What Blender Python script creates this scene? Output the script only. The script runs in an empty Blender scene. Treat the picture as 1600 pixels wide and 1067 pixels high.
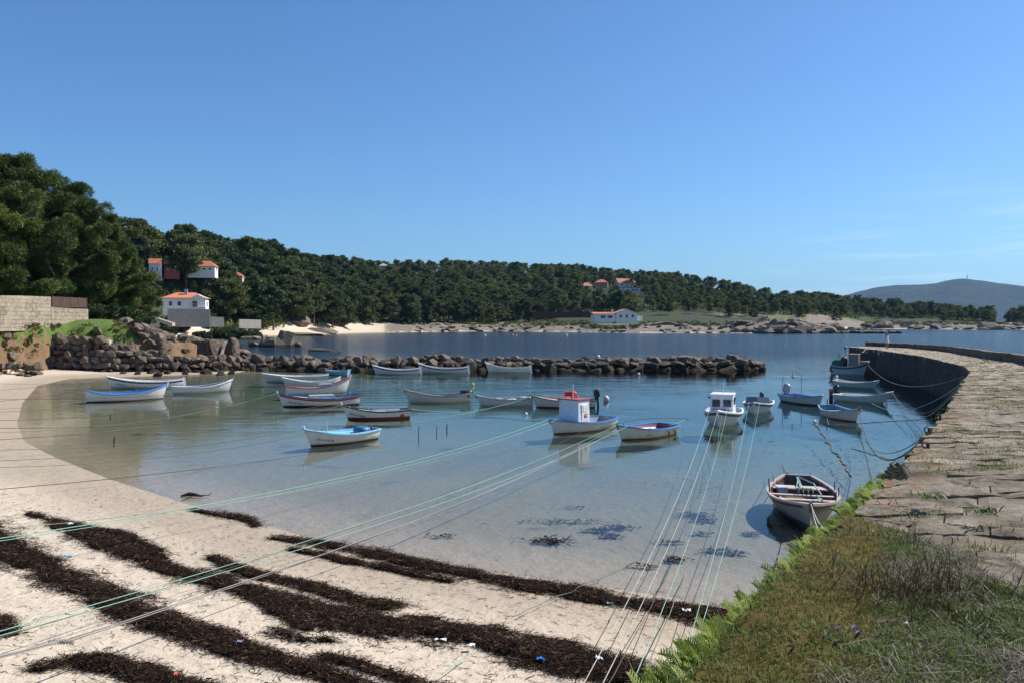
import bpy, math, random
import numpy as np
from mathutils import Vector, Matrix, noise as mnoise

random.seed(7); RNG = np.random.default_rng(11)
R = math.radians
scene = bpy.context.scene
COL = scene.collection

# ------------------------------------------------------------------ camera, sky, sun, exposure
FPX, CX, CY, HOR, CAMZ = 1291.0, 800.0, 533.5, 502.0, 5.5
PITCH = math.atan((CY - HOR) / FPX)
cam_data = bpy.data.cameras.new("camera")
cam = bpy.data.objects.new("camera", cam_data); COL.objects.link(cam)
cam.location = (0, 0, CAMZ)
cam.rotation_euler = (math.pi / 2 - PITCH, 0, 0)
cam_data.sensor_width = 36; cam_data.lens = FPX / 1600 * 36
cam_data.clip_start = 0.1; cam_data.clip_end = 40000
scene.camera = cam

SUN_EL, SUN_PHI = 45.0, 20.0          # elevation; angle from +X towards +Y
world = bpy.data.worlds.new("World"); scene.world = world; world.use_nodes = True
wn = world.node_tree; wn.nodes.clear()
w_out = wn.nodes.new("ShaderNodeOutputWorld"); w_bg = wn.nodes.new("ShaderNodeBackground")
sky = wn.nodes.new("ShaderNodeTexSky"); sky.sky_type = 'NISHITA'; sky.sun_disc = False
sky.sun_elevation = R(SUN_EL); sky.sun_rotation = R(90 - SUN_PHI)
sky.air_density = 1.0; sky.dust_density = 0.7; sky.ozone_density = 1.6; sky.altitude = 0
w_bg.inputs[1].default_value = 0.097
# thin cirrus wisps low in the sky
w_tc = wn.nodes.new("ShaderNodeTexCoord"); w_map = wn.nodes.new("ShaderNodeMapping")
w_map.inputs['Scale'].default_value = (2.2, 2.2, 26.0); w_map.inputs['Rotation'].default_value = (0, R(-4), 0)
w_noise = wn.nodes.new("ShaderNodeTexNoise"); w_noise.inputs['Scale'].default_value = 2.4; w_noise.inputs['Detail'].default_value = 5
w_ramp = wn.nodes.new("ShaderNodeMapRange"); w_ramp.inputs[1].default_value = 0.5; w_ramp.inputs[2].default_value = 0.72
w_sep = wn.nodes.new("ShaderNodeSeparateXYZ")
w_band = wn.nodes.new("ShaderNodeMapRange"); w_band.interpolation_type = 'SMOOTHSTEP'
w_band.inputs[1].default_value = 0.17; w_band.inputs[2].default_value = 0.05
w_side = wn.nodes.new("ShaderNodeMapRange"); w_side.interpolation_type = 'SMOOTHSTEP'
w_side.inputs[1].default_value = 0.22; w_side.inputs[2].default_value = 0.48
w_m1 = wn.nodes.new("ShaderNodeMath"); w_m1.operation = 'MULTIPLY'
w_m2 = wn.nodes.new("ShaderNodeMath"); w_m2.operation = 'MULTIPLY'
w_m3 = wn.nodes.new("ShaderNodeMath"); w_m3.operation = 'MULTIPLY'; w_m3.inputs[1].default_value = 0.3
w_mix = wn.nodes.new("ShaderNodeMix"); w_mix.data_type = 'RGBA'; w_mix.inputs[7].default_value = (9.5, 10.0, 10.8, 1)
L = wn.links.new
L(w_tc.outputs['Generated'], w_map.inputs[0]); L(w_map.outputs[0], w_noise.inputs[0]); L(w_noise.outputs[0], w_ramp.inputs[0])
L(w_tc.outputs['Generated'], w_sep.inputs[0]); L(w_sep.outputs[2], w_band.inputs[0]); L(w_sep.outputs[0], w_side.inputs[0])
L(w_ramp.outputs[0], w_m1.inputs[0]); L(w_band.outputs[0], w_m1.inputs[1])
L(w_m1.outputs[0], w_m2.inputs[0]); L(w_side.outputs[0], w_m2.inputs[1]); L(w_m2.outputs[0], w_m3.inputs[0])
w_tint = wn.nodes.new('ShaderNodeMix'); w_tint.data_type = 'RGBA'; w_tint.blend_type = 'MULTIPLY'; w_tint.inputs[0].default_value = 1; w_tint.inputs[7].default_value = (.50, .76, 1.05, 1)
L(sky.outputs[0], w_tint.inputs[6]); L(w_m3.outputs[0], w_mix.inputs[0]); L(w_tint.outputs[2], w_mix.inputs[6]); L(w_mix.outputs[2], w_bg.inputs[0]); L(w_bg.outputs[0], w_out.inputs[0])

sun_data = bpy.data.lights.new("sun", 'SUN'); sun_data.energy = 4.7; sun_data.angle = R(0.5); sun_data.color = (1.0, 0.955, 0.89)
sun = bpy.data.objects.new("sun", sun_data); COL.objects.link(sun)
sv = Vector((math.cos(R(SUN_EL)) * math.cos(R(SUN_PHI)), math.cos(R(SUN_EL)) * math.sin(R(SUN_PHI)), math.sin(R(SUN_EL))))
sun.rotation_euler = sv.to_track_quat('Z', 'Y').to_euler(); sun.location = sv * 100
scene.view_settings.view_transform = 'Standard'; scene.view_settings.look = 'None'
scene.view_settings.exposure = 0.48; scene.view_settings.gamma = 1
scene.render.engine = 'CYCLES'
cy = scene.cycles
cy.use_denoising = True; cy.max_bounces = 8; cy.transparent_max_bounces = 16; cy.volume_bounces = 0
cy.diffuse_bounces = 3; cy.glossy_bounces = 3; cy.caustics_reflective = False; cy.caustics_refractive = False
cy.sample_clamp_indirect = 6

# ------------------------------------------------------------------ pixel <-> place (photo pixels, 1600 x 1067)
CA, SA = math.cos(PITCH), math.sin(PITCH)
def ray(px, py):
    u, v = (px - CX) / FPX, (CY - py) / FPX
    return (u, CA + v * SA, -SA + v * CA)
def P(px, py, z=0.0):
    r = ray(px, py); t = (z - CAMZ) / r[2]
    return Vector((r[0] * t, r[1] * t, z))
def PD(px, py, d):
    r = ray(px, py); t = d / r[1]
    return Vector((r[0] * t, d, CAMZ + r[2] * t))

# ------------------------------------------------------------------ numeric helpers
def _hash(ix, iy, seed):
    n = (ix.astype(np.int64) * 374761393 + iy.astype(np.int64) * 668265263 + seed * 1442695) & 0x7fffffff
    n = ((n ^ (n >> 13)) * 1274126177) & 0x7fffffff
    return ((n ^ (n >> 16)) & 0xffff) / 65535.0
def vnoise(x, y, seed=0):
    x = np.asarray(x, float); y = np.asarray(y, float)
    ix, iy = np.floor(x), np.floor(y); fx, fy = x - ix, y - iy
    fx = fx * fx * (3 - 2 * fx); fy = fy * fy * (3 - 2 * fy)
    a = _hash(ix, iy, seed); b = _hash(ix + 1, iy, seed); c = _hash(ix, iy + 1, seed); d = _hash(ix + 1, iy + 1, seed)
    return (a * (1 - fx) + b * fx) * (1 - fy) + (c * (1 - fx) + d * fx) * fy
def fbm(x, y, seed=0, o=4):
    s = 0; a = 0.5; t = 0
    for i in range(o):
        s = s + a * vnoise(x * 2 ** i, y * 2 ** i, seed + i * 17); t += a; a *= 0.5
    return s / t
def sstep(a, b, x):
    t = np.clip((np.asarray(x, float) - a) / (b - a), 0, 1); return t * t * (3 - 2 * t)
def polydist(x, y, pts):
    best = np.full(x.shape, 1e18)
    for (ax, ay), (bx, by) in zip(pts[:-1], pts[1:]):
        dx, dy = bx - ax, by - ay; l2 = dx * dx + dy * dy + 1e-12
        t = np.clip(((x - ax) * dx + (y - ay) * dy) / l2, 0, 1)
        best = np.minimum(best, (x - ax - t * dx) ** 2 + (y - ay - t * dy) ** 2)
    return np.sqrt(best)
def inside(x, y, pts):
    c = np.zeros(x.shape, bool); n = len(pts)
    for i in range(n):
        ax, ay = pts[i]; bx, by = pts[(i + 1) % n]
        if ay == by: continue
        k = ((ay > y) != (by > y)) & (x < (bx - ax) * (y - ay) / (by - ay) + ax)
        c ^= k
    return c
def sdist(x, y, pts):
    d = polydist(x, y, pts + [pts[0]]); return np.where(inside(x, y, pts), d, -d)

# ------------------------------------------------------------------ object helpers
def tag(o, label=None, cat=None, group=None, kind=None):
    if label: o['label'] = label
    if cat: o['category'] = cat
    if group: o['group'] = group
    if kind: o['kind'] = kind
    return o
def empty(name, loc=(0, 0, 0), rz=0.0):
    o = bpy.data.objects.new(name, None); COL.objects.link(o); o.location = loc; o.rotation_euler = (0, 0, rz)
    o.empty_display_size = 0.2
    return o
def link(name, me, parent=None, loc=None):
    o = bpy.data.objects.new(name, me); COL.objects.link(o)
    if parent is not None: o.parent = parent
    if loc is not None: o.location = loc
    return o
def dup(root, loc, rz, scale=None):
    r = root.copy(); COL.objects.link(r); r.location = loc; r.rotation_euler = (0, 0, rz)
    if scale is not None: r.scale = scale
    for ch in list(root.children):
        c = ch.copy(); COL.objects.link(c); c.parent = r
        for g in list(ch.children):
            d = g.copy(); COL.objects.link(d); d.parent = c
    return r
class MB:
    """collects vertices and faces for one mesh"""
    def __init__(s): s.v = []; s.f = []; s.m = []; s.n = 0
    def add(s, v, f, mi=0):
        v = np.asarray(v, float).reshape(-1, 3); b = s.n
        s.v.append(v); s.n += len(v)
        for q in f: s.f.append([int(i) + b for i in q]); s.m.append(mi)
        return s
    def box(s, c, size, rz=0.0, mi=0, M=None, taper=1.0):
        x, y, z = [k / 2 for k in size]
        v = np.array([[-x, -y, -z], [x, -y, -z], [x, y, -z], [-x, y, -z], [-x * taper, -y * taper, z], [x * taper, -y * taper, z], [x * taper, y * taper, z], [-x * taper, y * taper, z]])
        ca, sa = math.cos(rz), math.sin(rz)
        v = v @ np.array([[ca, sa, 0], [-sa, ca, 0], [0, 0, 1]])
        if M is not None: v = v @ np.array(M.to_3x3()).T
        v = v + np.array(c)
        return s.add(v, [[0, 3, 2, 1], [4, 5, 6, 7], [0, 1, 5, 4], [1, 2, 6, 5], [2, 3, 7, 6], [3, 0, 4, 7]], mi)
    def tube(s, pts, r, n=6, mi=0, cap=True):
        pts = [Vector(p) for p in pts]; k = len(pts)
        rr = r if hasattr(r, '__len__') else [r] * k
        V = []; up = Vector((0, 0, 1))
        prev = None
        for i, p in enumerate(pts):
            t = (pts[min(i + 1, k - 1)] - pts[max(i - 1, 0)]).normalized()
            if prev is None:
                a = t.cross(up) if abs(t.z) < 0.95 else t.cross(Vector((1, 0, 0)))
            else: a = prev - t * prev.dot(t)
            a.normalize(); b = t.cross(a); prev = a
            for j in range(n):
                an = 2 * math.pi * j / n; V.append(p + (a * math.cos(an) + b * math.sin(an)) * rr[i])
        F = []
        for i in range(k - 1):
            for j in range(n):
                F.append([i * n + j, i * n + (j + 1) % n, (i + 1) * n + (j + 1) % n, (i + 1) * n + j])
        if cap: F.append(list(range(n))[::-1]); F.append([(k - 1) * n + j for j in range(n)])
        return s.add([tuple(p) for p in V], F, mi)
    def blob(s, c, r, nu=10, nv=7, e=1.0, mi=0):
        V = []; F = []
        def sp(a): return math.copysign(abs(a) ** e, a)
        for i in range(nv + 1):
            th = math.pi * i / nv
            for j in range(nu):
                ph = 2 * math.pi * j / nu
                V.append((c[0] + r[0] * sp(math.sin(th)) * sp(math.cos(ph)), c[1] + r[1] * sp(math.sin(th)) * sp(math.sin(ph)), c[2] + r[2] * sp(math.cos(th))))
        for i in range(nv):
            for j in range(nu):
                F.append([i * nu + j, (i + 1) * nu + j, (i + 1) * nu + (j + 1) % nu, i * nu + (j + 1) % nu])
        return s.add(V, F, mi)
    def grid(s, A, mi=0):
        A = np.asarray(A, float); a, b = A.shape[:2]
        F = [[i * b + j, (i + 1) * b + j, (i + 1) * b + j + 1, i * b + j + 1] for i in range(a - 1) for j in range(b - 1)]
        return s.add(A.reshape(-1, 3), F, mi)
    def build(s, name, mats, parent=None, smooth=False):
        me = bpy.data.meshes.new(name)
        me.from_pydata([tuple(p) for p in np.concatenate(s.v)], [], s.f)
        mats = mats if isinstance(mats, (list, tuple)) else [mats]
        for m in mats: me.materials.append(m)
        if len(mats) > 1: me.polygons.foreach_set('material_index', s.m)
        if smooth: me.polygons.foreach_set('use_smooth', [True] * len(me.polygons))
        me.update()
        return link(name, me, parent)
def quad_mesh(name, V, nper, mat, smooth=False, tint=None, F=None):
    """V: flat array of vertices, faces of nper consecutive vertices (or F given)"""
    V = np.asarray(V, np.float32).reshape(-1, 3)
    if F is None: F = np.arange(len(V)).reshape(-1, nper)
    F = np.asarray(F, np.int32); nf, k = F.shape
    me = bpy.data.meshes.new(name)
    me.vertices.add(len(V)); me.vertices.foreach_set('co', V.ravel())
    me.loops.add(nf * k); me.loops.foreach_set('vertex_index', F.ravel())
    me.polygons.add(nf); me.polygons.foreach_set('loop_start', np.arange(0, nf * k, k, dtype=np.int32))
    try: me.polygons.foreach_set('loop_total', np.full(nf, k, np.int32))
    except Exception: pass
    me.polygons.foreach_set('use_smooth', np.full(nf, smooth))
    me.materials.append(mat)
    if tint is not None:
        at = me.attributes.new('tint', 'FLOAT', 'POINT'); at.data.foreach_set('value', np.asarray(tint, np.float32))
    me.update(calc_edges=True); me.validate()
    return me
def grid_faces(a, b, keep=None):
    i = np.arange(a - 1)[:, None]; j = np.arange(b - 1)[None, :]
    F = np.stack([i * b + j, (i + 1) * b + j, (i + 1) * b + j + 1, i * b + j + 1], -1).reshape(-1, 4)
    if keep is not None: F = F[keep.reshape(-1)]
    return F

# ------------------------------------------------------------------ materials
def newmat(name):
    m = bpy.data.materials.new(name); m.use_nodes = True
    nt = m.node_tree; b = nt.nodes['Principled BSDF']
    return m, nt, b
def N(nt, t, **k):
    n = nt.nodes.new('ShaderNode' + t)
    for a, v in k.items(): setattr(n, a, v)
    return n
def ramp(nt, src, stops):
    r = N(nt, 'ValToRGB'); e = r.color_ramp.elements
    while len(e) < len(stops): e.new(0.5)
    for el, (p, c) in zip(e, stops): el.position = p; el.color = (*c, 1) if len(c) == 3 else c
    nt.links.new(src, r.inputs[0]); return r.outputs[0]
def mixc(nt, fac, a, b, mode='MIX'):
    m = N(nt, 'Mix', data_type='RGBA', blend_type=mode)
    for i, v in ((0, fac), (6, a), (7, b)):
        if hasattr(v, 'is_linked') or isinstance(v, bpy.types.NodeSocket): nt.links.new(v, m.inputs[i])
        elif i == 0: m.inputs[0].default_value = v
        else: m.inputs[i].default_value = (*v, 1)
    return m.outputs[2]
def mrange(nt, src, a, b, c=0.0, d=1.0, smooth=True):
    m = N(nt, 'MapRange'); m.interpolation_type = 'SMOOTHSTEP' if smooth else 'LINEAR'
    for i, v in ((1, a), (2, b), (3, c), (4, d)): m.inputs[i].default_value = v
    nt.links.new(src, m.inputs[0]); return m.outputs[0]
def math_(nt, op, a, b):
    m = N(nt, 'Math', operation=op)
    for i, v in ((0, a), (1, b)):
        if isinstance(v, bpy.types.NodeSocket): nt.links.new(v, m.inputs[i])
        else: m.inputs[i].default_value = v
    return m.outputs[0]
def noise_(nt, scale, detail=5, rough=0.55, vec=None, dist=0.0):
    n = N(nt, 'TexNoise'); n.inputs['Scale'].default_value = scale; n.inputs['Detail'].default_value = detail
    n.inputs['Roughness'].default_value = rough; n.inputs['Distortion'].default_value = dist
    if vec is not None: nt.links.new(vec, n.inputs['Vector'])
    return n.outputs['Fac']
def coords(nt, kind='Object', scale=None):
    t = N(nt, 'TexCoord').outputs[kind]
    if scale:
        m = N(nt, 'Mapping'); m.inputs['Scale'].default_value = scale; nt.links.new(t, m.inputs[0]); t = m.outputs[0]
    return t
def worldpos(nt, scale=None):
    t = N(nt, 'NewGeometry').outputs['Position']
    if scale:
        m = N(nt, 'Mapping'); m.inputs['Scale'].default_value = scale; nt.links.new(t, m.inputs[0]); t = m.outputs[0]
    return t
def bump(nt, b, h, strength=0.4, dist=0.05, prev=None):
    n = N(nt, 'Bump'); n.inputs['Strength'].default_value = strength; n.inputs['Distance'].default_value = dist
    nt.links.new(h, n.inputs['Height'])
    if prev is not None: nt.links.new(prev, n.inputs['Normal'])
    if b is not None: nt.links.new(n.outputs[0], b.inputs['Normal'])
    return n.outputs[0]
def simple(name, col, rough=0.6, var=0.12, nscale=6.0, metal=0.0, bmp=0.0, spec=None, grime=None):
    m, nt, b = newmat(name)
    c = coords(nt)
    f = noise_(nt, nscale, 5, 0.6, c)
    lo = tuple(max(0, k * (1 - var * 1.6)) for k in col); hi = tuple(min(1, k * (1 + var)) for k in col)
    out = ramp(nt, f, [(0.3, lo), (0.7, hi)])
    if grime:
        g = mrange(nt, noise_(nt, nscale * .7, 8, 0.7, coords(nt, 'Object', (1, 1, 3))), 0.52, 0.75)
        out = mixc(nt, math_(nt, 'MULTIPLY', g, grime[1]), out, grime[0])
    nt.links.new(out, b.inputs['Base Color'])
    b.inputs['Roughness'].default_value = rough; b.inputs['Metallic'].default_value = metal
    if spec is not None: b.inputs['Specular IOR Level'].default_value = spec
    if bmp: bump(nt, b, noise_(nt, nscale * 3, 6, 0.6, c), bmp, 0.02)
    return m

# ------------------------------------------------------------------ terrain height
def xy(v): return (v.x, v.y)
BAY = [xy(P(a, b)) for a, b in [(1140, 950), (1000, 926), (850, 904), (700, 886), (600, 868), (500, 846), (400, 816), (290, 787), (170, 748), (85, 714),
        (38, 690), (26, 662), (34, 630), (58, 602), (110, 591), (200, 588), (300, 585), (372, 582)]]
LEFT_BACK = [(-30, 97), (-44, 106), (-54, 122), (-72, 150), (-95, 185), (-106, 215)]
FAR = [(200, 533), (260, 532), (300, 531), (340, 528.5), (400, 526), (450, 524.5), (500, 523), (580, 520.5), (620, 519.5), (700, 518.5), (780, 518), (905, 519), (980, 520.5),
       (1100, 520.5), (1180, 521), (1260, 521.2), (1306, 521), (1318, 518), (1311, 514.5), (1360, 514), (1416, 514.3), (1534, 515.5), (1558, 515.2), (1600, 515.6), (1760, 516.5), (2100, 517)]
FARW = [xy(P(a, b)) for a, b in FAR]
NEARP = [(30, 9), (11, 14)] + BAY + LEFT_BACK + FARW + [(3000, 1500), (3000, 6000), (-6000, 6000), (-6000, -60), (60, -60), (60, 9)]
LAND = NEARP
# ridge table: photo x, tree-top y, distance, tree height
RID = np.array([(-400, 330, 330, 16), (0, 350, 310, 16), (200, 362, 300, 16), (300, 378, 320, 16), (350, 388, 360, 15), (450, 394, 430, 15), (530, 408, 560, 13), (600, 416, 680, 12),
                (700, 411, 760, 12), (800, 413, 800, 12), (870, 414, 820, 12), (950, 421, 840, 12), (1050, 432, 840, 11), (1100, 438, 820, 11), (1150, 448, 820, 11),
                (1200, 458, 800, 11), (1260, 459, 800, 11), (1320, 465, 800, 11), (1400, 469, 780, 11), (1450, 474, 760, 10), (1500, 484, 740, 10), (1545, 486, 730, 10), (1566, 500, 720, 9), (1580, 486, 720, 9), (1640, 482, 720, 10), (1900, 480, 720, 10)], float)
RS = np.array([(px, P(px, py).y) for px, py in FAR if not (px in (1318, 1311))] )
WALL_Z = 5.75
BANK = [(-140, 62), (-60, 76), (-52.5, 81), (-50.6, 86), (-49.6, 91.6), (-45, 93.6), (-39.5, 96), (-37, 100), (-44, 106), (-56, 122), (-76, 150), (-100, 185), (-170, 190), (-400, 200), (-400, 70)]
def hgt(x, y):
    x = np.atleast_1d(np.asarray(x, float)); y = np.atleast_1d(np.asarray(y, float))
    sd = sdist(x, y, LAND)
    px = CX + FPX * x / np.maximum(y, 1.0)
    dist = y
    n1 = fbm(x * .35, y * .35, 3) - .5
    # beach and seabed
    beach = np.where(sd > 0, 1.05 * (1 - np.exp(-sd * .075)) , 0)
    beach = beach + np.where(sd > 0, 1, 0) * n1 * .1 * sstep(0, 4, sd)
    sea = -np.minimum(np.where(-sd < 24, -sd * .026, .62 + (-sd - 24) * .055), 1.6 + 0.012 * np.maximum(-sd - 38, 0)) - sstep(4, 14, -sd) * n1 * .22
    sea = np.maximum(sea, -7)
    h = np.where(sd > 0, beach, sea)
    # left bank with the stone wall and pines
    sb = sdist(x, y, BANK) + (fbm(x * .5, y * .5, 9) - .5) * 1.6
    top = 5.05 + .65 * sstep(0, 5, sb) + 1.6 * sstep(12, 60, sb)
    top = top * (1 - .42 * sstep(-46, -36, x + .35 * (y - 90)))
    tw = np.interp(x, [-51, -49.5], [3.2, 1.8])
    hb = np.where(sb > -tw, (top - 0) * sstep(0, 1, (sb + tw) / (tw + .5)), 0)
    h = np.maximum(h, np.where(hb > 0.02, hb + .3 * n1, -99))
    # far land
    Hr = np.interp(px, RID[:, 0], CAMZ + (HOR - RID[:, 1]) / FPX * RID[:, 2] - RID[:, 3])
    Rr = np.interp(px, RID[:, 0], RID[:, 2]); Rs = np.interp(px, RS[:, 0], RS[:, 1])
    t = np.clip((dist - Rs) / np.maximum(Rr - Rs, 40), 0, 3)
    flat = np.interp(px, [0, 200, 330, 450, 600, 760, 900, 1100, 1280, 1330, 1600], [.3, .4, .4, .12, .03, .05, .12, .10, .14, .22, .2])
    rise = sstep(0, 1, (t - flat) / (1 - flat)) * .55 + np.clip((t - flat) / (1 - flat), 0, 1) * .45
    Hl = np.maximum(Hr, 2.0)
    lowa = np.interp(sd, [0, 4, 14, 40, 90], [0, .5, 1.6, 3.2, 4.2]); lowb = np.interp(sd, [0, 5, 18, 30, 60], [0, .9, 3.7, 5.2, 6.2])
    wl = np.interp(px, [430, 640], [1, 0]); low = lowb * wl + lowa * (1 - wl)
    rockh = np.interp(px, [580, 640, 900, 1150, 1200, 1300, 1330], [0, 1, .7, .9, .9, .8, .6]) * (fbm(x * .06, y * .06, 21) ) * 2.6 * sstep(0, 5, sd) * (1 - sstep(20, 45, sd))
    hf = low + rockh + (Hl - 4.2) * rise + (fbm(x * .012, y * .012, 31) - .5) * 7 * sstep(.25, .8, t)
    hf = np.where(t > 1, hf - (t - 1) * 40, hf)
    isfar = (sd > 0) & (y > 205)
    w = sstep(190, 230, y)
    h = np.where(isfar, np.maximum(h * (1 - w), hf * w), h)
    return h
def h1(x, y): return float(hgt(x, y)[0])
def G(px, py, z0=.5):
    z = z0
    for _ in range(12):
        p = P(px, py, z); z = .5 * z + .5 * h1(p.x, p.y)
    p = P(px, py, z); p.z = h1(p.x, p.y); return p

# ------------------------------------------------------------------ ground material
def ground_material():
    m, nt, b = newmat('sand_and_land')
    wp = worldpos(nt); L = nt.links.new
    sep = N(nt, 'SeparateXYZ'); L(wp, sep.inputs[0]); z = sep.outputs[2]
    fine = noise_(nt, 38, 6, .7, wp); mid = noise_(nt, 2.2, 6, .6, wp); big = noise_(nt, .35, 4, .5, wp)
    sand = ramp(nt, fine, [(.28, (.43, .345, .25)), (.5, (.60, .495, .37)), (.75, (.74, .635, .50))])
    sand = mixc(nt, mrange(nt, mid, .35, .7, 0, .45), sand, (.46, .365, .265))
    # specks of weed and shell
    v = N(nt, 'TexVoronoi'); v.inputs['Scale'].default_value = 7.5; L(wp, v.inputs['Vector'])
    spk = mrange(nt, v.outputs['Distance'], .10, .05); spk = math_(nt, 'MULTIPLY', spk, mrange(nt, noise_(nt, 1.1, 4, .6, wp), .5, .62))
    sand = mixc(nt, spk, sand, (.10, .07, .045))
    v2 = N(nt, 'TexVoronoi'); v2.inputs['Scale'].default_value = 11; L(wp, v2.inputs['Vector'])
    sand = mixc(nt, mrange(nt, v2.outputs['Distance'], .075, .04), sand, (.86, .83, .78))
    # wet sand next to the water line
    zz = math_(nt, 'ADD', z, math_(nt, 'MULTIPLY', math_(nt, 'SUBTRACT', mid, .5), .16))
    wet = mrange(nt, zz, .34, .10)
    sand = mixc(nt, math_(nt, 'MULTIPLY', wet, .55), sand, (.27, .20, .125))
    # submerged sand turns to silt and weed with depth
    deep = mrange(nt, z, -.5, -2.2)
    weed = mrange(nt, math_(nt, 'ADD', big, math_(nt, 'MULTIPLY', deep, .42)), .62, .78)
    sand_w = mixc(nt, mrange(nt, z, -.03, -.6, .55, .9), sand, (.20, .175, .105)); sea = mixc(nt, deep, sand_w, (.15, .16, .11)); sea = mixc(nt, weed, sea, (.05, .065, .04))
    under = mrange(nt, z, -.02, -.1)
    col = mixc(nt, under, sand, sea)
    at = N(nt, 'Attribute'); at.attribute_name = 'cover'; cs = N(nt, 'SeparateColor'); L(at.outputs['Color'], cs.inputs[0])
    wnz = noise_(nt, .5, 8, .7, wp)
    def m_(s, k=.35):  # break the edges of a cover mask
        return mrange(nt, math_(nt, 'ADD', s, math_(nt, 'MULTIPLY', math_(nt, 'SUBTRACT', wnz, .5), 1.2)), .5 - k * .4, .5 + k * .4)
    grass = ramp(nt, noise_(nt, 1.6, 8, .7, wp), [(.3, (.095, .10, .035)), (.5, (.085, .125, .03)), (.72, (.16, .15, .06))])
    grass = mixc(nt, mrange(nt, noise_(nt, .12, 4, .6, wp), .45, .6), grass, (.17, .135, .065))
    rock = ramp(nt, noise_(nt, .8, 9, .75, wp), [(.3, (.09, .075, .058)), (.48, (.19, .155, .12)), (.7, (.32, .27, .22))])
    forest = ramp(nt, noise_(nt, .45, 8, .75, wp), [(.3, (.022, .03, .012)), (.55, (.045, .058, .022)), (.75, (.12, .10, .05))])
    bank = ramp(nt, noise_(nt, 1.3, 8, .7, wp), [(.3, (.12, .065, .035)), (.5, (.21, .13, .07)), (.7, (.15, .13, .05))])
    col = mixc(nt, m_(cs.outputs[2]), col, forest)
    col = mixc(nt, m_(cs.outputs[0]), col, grass)
    col = mixc(nt, m_(cs.outputs[1]), col, rock)
    at2 = N(nt, 'Attribute'); at2.attribute_name = 'bank'
    col = mixc(nt, m_(at2.outputs['Fac']), col, bank)
    at3 = N(nt, 'Attribute'); at3.attribute_name = 'lawn'
    lawn = ramp(nt, noise_(nt, 2.5, 8, .7, wp), [(.3, (.06, .11, .02)), (.7, (.12, .17, .035))])
    col = mixc(nt, m_(at3.outputs['Fac']), col, lawn)
    L(col, b.inputs['Base Color']); b.inputs['Specular IOR Level'].default_value = .25
    L(mrange(nt, wet, 0, 1, .95, .55), b.inputs['Roughness'])
    h = math_(nt, 'ADD', math_(nt, 'MULTIPLY', noise_(nt, 4.5, 7, .62, wp), 1.0), math_(nt, 'MULTIPLY', fine, .12))
    h = math_(nt, 'ADD', h, math_(nt, 'MULTIPLY', noise_(nt, 1.6, 4, .5, wp), 1.6))
    bump(nt, b, h, .7, .09)
    return m
M_GROUND = ground_material()

def build_ground():
    na, nr = 760, 640
    ang = np.radians(np.concatenate([np.linspace(-80, -36, 60, endpoint=False), np.linspace(-36, 36, na - 120), np.linspace(36.4, 80, 60)]))
    rad = np.exp(np.linspace(math.log(1.2), math.log(1400), nr)); rad = np.concatenate([rad, [2000, 3500, 6000, 9000, 13000]])
    A, Rr = np.meshgrid(ang, rad); x = np.sin(A) * Rr; y = np.cos(A) * Rr
    sh = x.shape; h = np.empty(x.size); xf, yf = x.ravel(), y.ravel()
    h = hgt(xf, yf)
    h = np.where(Rr.ravel() > 1500, -9, h)
    V = np.stack([xf, yf, h], 1)
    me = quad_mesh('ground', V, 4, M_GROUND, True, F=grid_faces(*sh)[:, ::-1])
    sd = sdist(xf, yf, LAND); px = CX + FPX * xf / np.maximum(yf, 1)
    sb = sdist(xf, yf, BANK)
    far = (yf > 205) & (sd > 0)
    beachw = np.interp(px, [150, 420, 560, 600, 640], [0, -2, 0, -4, -16])
    gr = np.where(far, sstep(10, 22, sd - beachw) * (1 - sstep(55, 75, sd - beachw)) * np.interp(px, [380, 640, 760, 900, 1200, 1300, 1560, 1700], [.3, .45, .8, 1, 1, .9, .9, .9]), 0)
    rk = np.where(far, (1 - sstep(14, 26, sd)) * sstep(570, 640, px), 0) * np.where(px > 1240, 1.35, 1.2)
    rk = np.maximum(rk, np.where((yf > 190) & (px < 420) & (px > 150) & (np.abs(sd) < 2.5), .9, 0) * (h > -.6))
    rk = np.maximum(rk, np.where(far & (h > .3) & (px > 1040) & (px < 1600), .75 * sstep(.48, .62, fbm(xf * .03, yf * .03, 77)) * (1 - sstep(60, 95, sd)), 0))
    fo = np.where(far, sstep(20, 32, sd - beachw), 0)
    fo = np.maximum(fo, np.where(far & (px < 620), sstep(4.7, 5.6, h), 0))
    fo = np.maximum(fo, np.where(sb > 14, .9, 0) * (yf > 60))
    bk = np.where((sb + (fbm(xf * .5, yf * .5, 9) - .5) * 1.6 > -np.interp(xf, [-51, -49.5], [4.0, 1.9])) & (yf > 60), 1 - sstep(-.3, .4, sb), 0)
    bk = np.maximum(bk, np.where((yf > 60) & (yf < 190) & (xf < -25) & (h > 1.12) & (sb < -.2), 1.5, 0))
    bk = np.maximum(bk, np.where((yf > 60) & (yf < 125) & (h > 1.12) & (xf < -25), 1.5, 0) * sstep(-43.5, -41.5, xf))
    lw = np.where((sb > -.5) & (sb < 13) & (yf > 60), 1.0, 0) * sstep(-41, -43.5, xf)
    col = np.stack([gr, rk, fo, np.ones_like(gr)], 1).astype(np.float32)
    ca = me.color_attributes.new('cover', 'FLOAT_COLOR', 'POINT'); ca.data.foreach_set('color', col.ravel())
    for nme, arr in (('bank', bk), ('lawn', lw)):
        a = me.attributes.new(nme, 'FLOAT', 'POINT'); a.data.foreach_set('value', arr.astype(np.float32))
    o = link('ground', me); tag(o, kind='structure')
build_ground()

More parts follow.
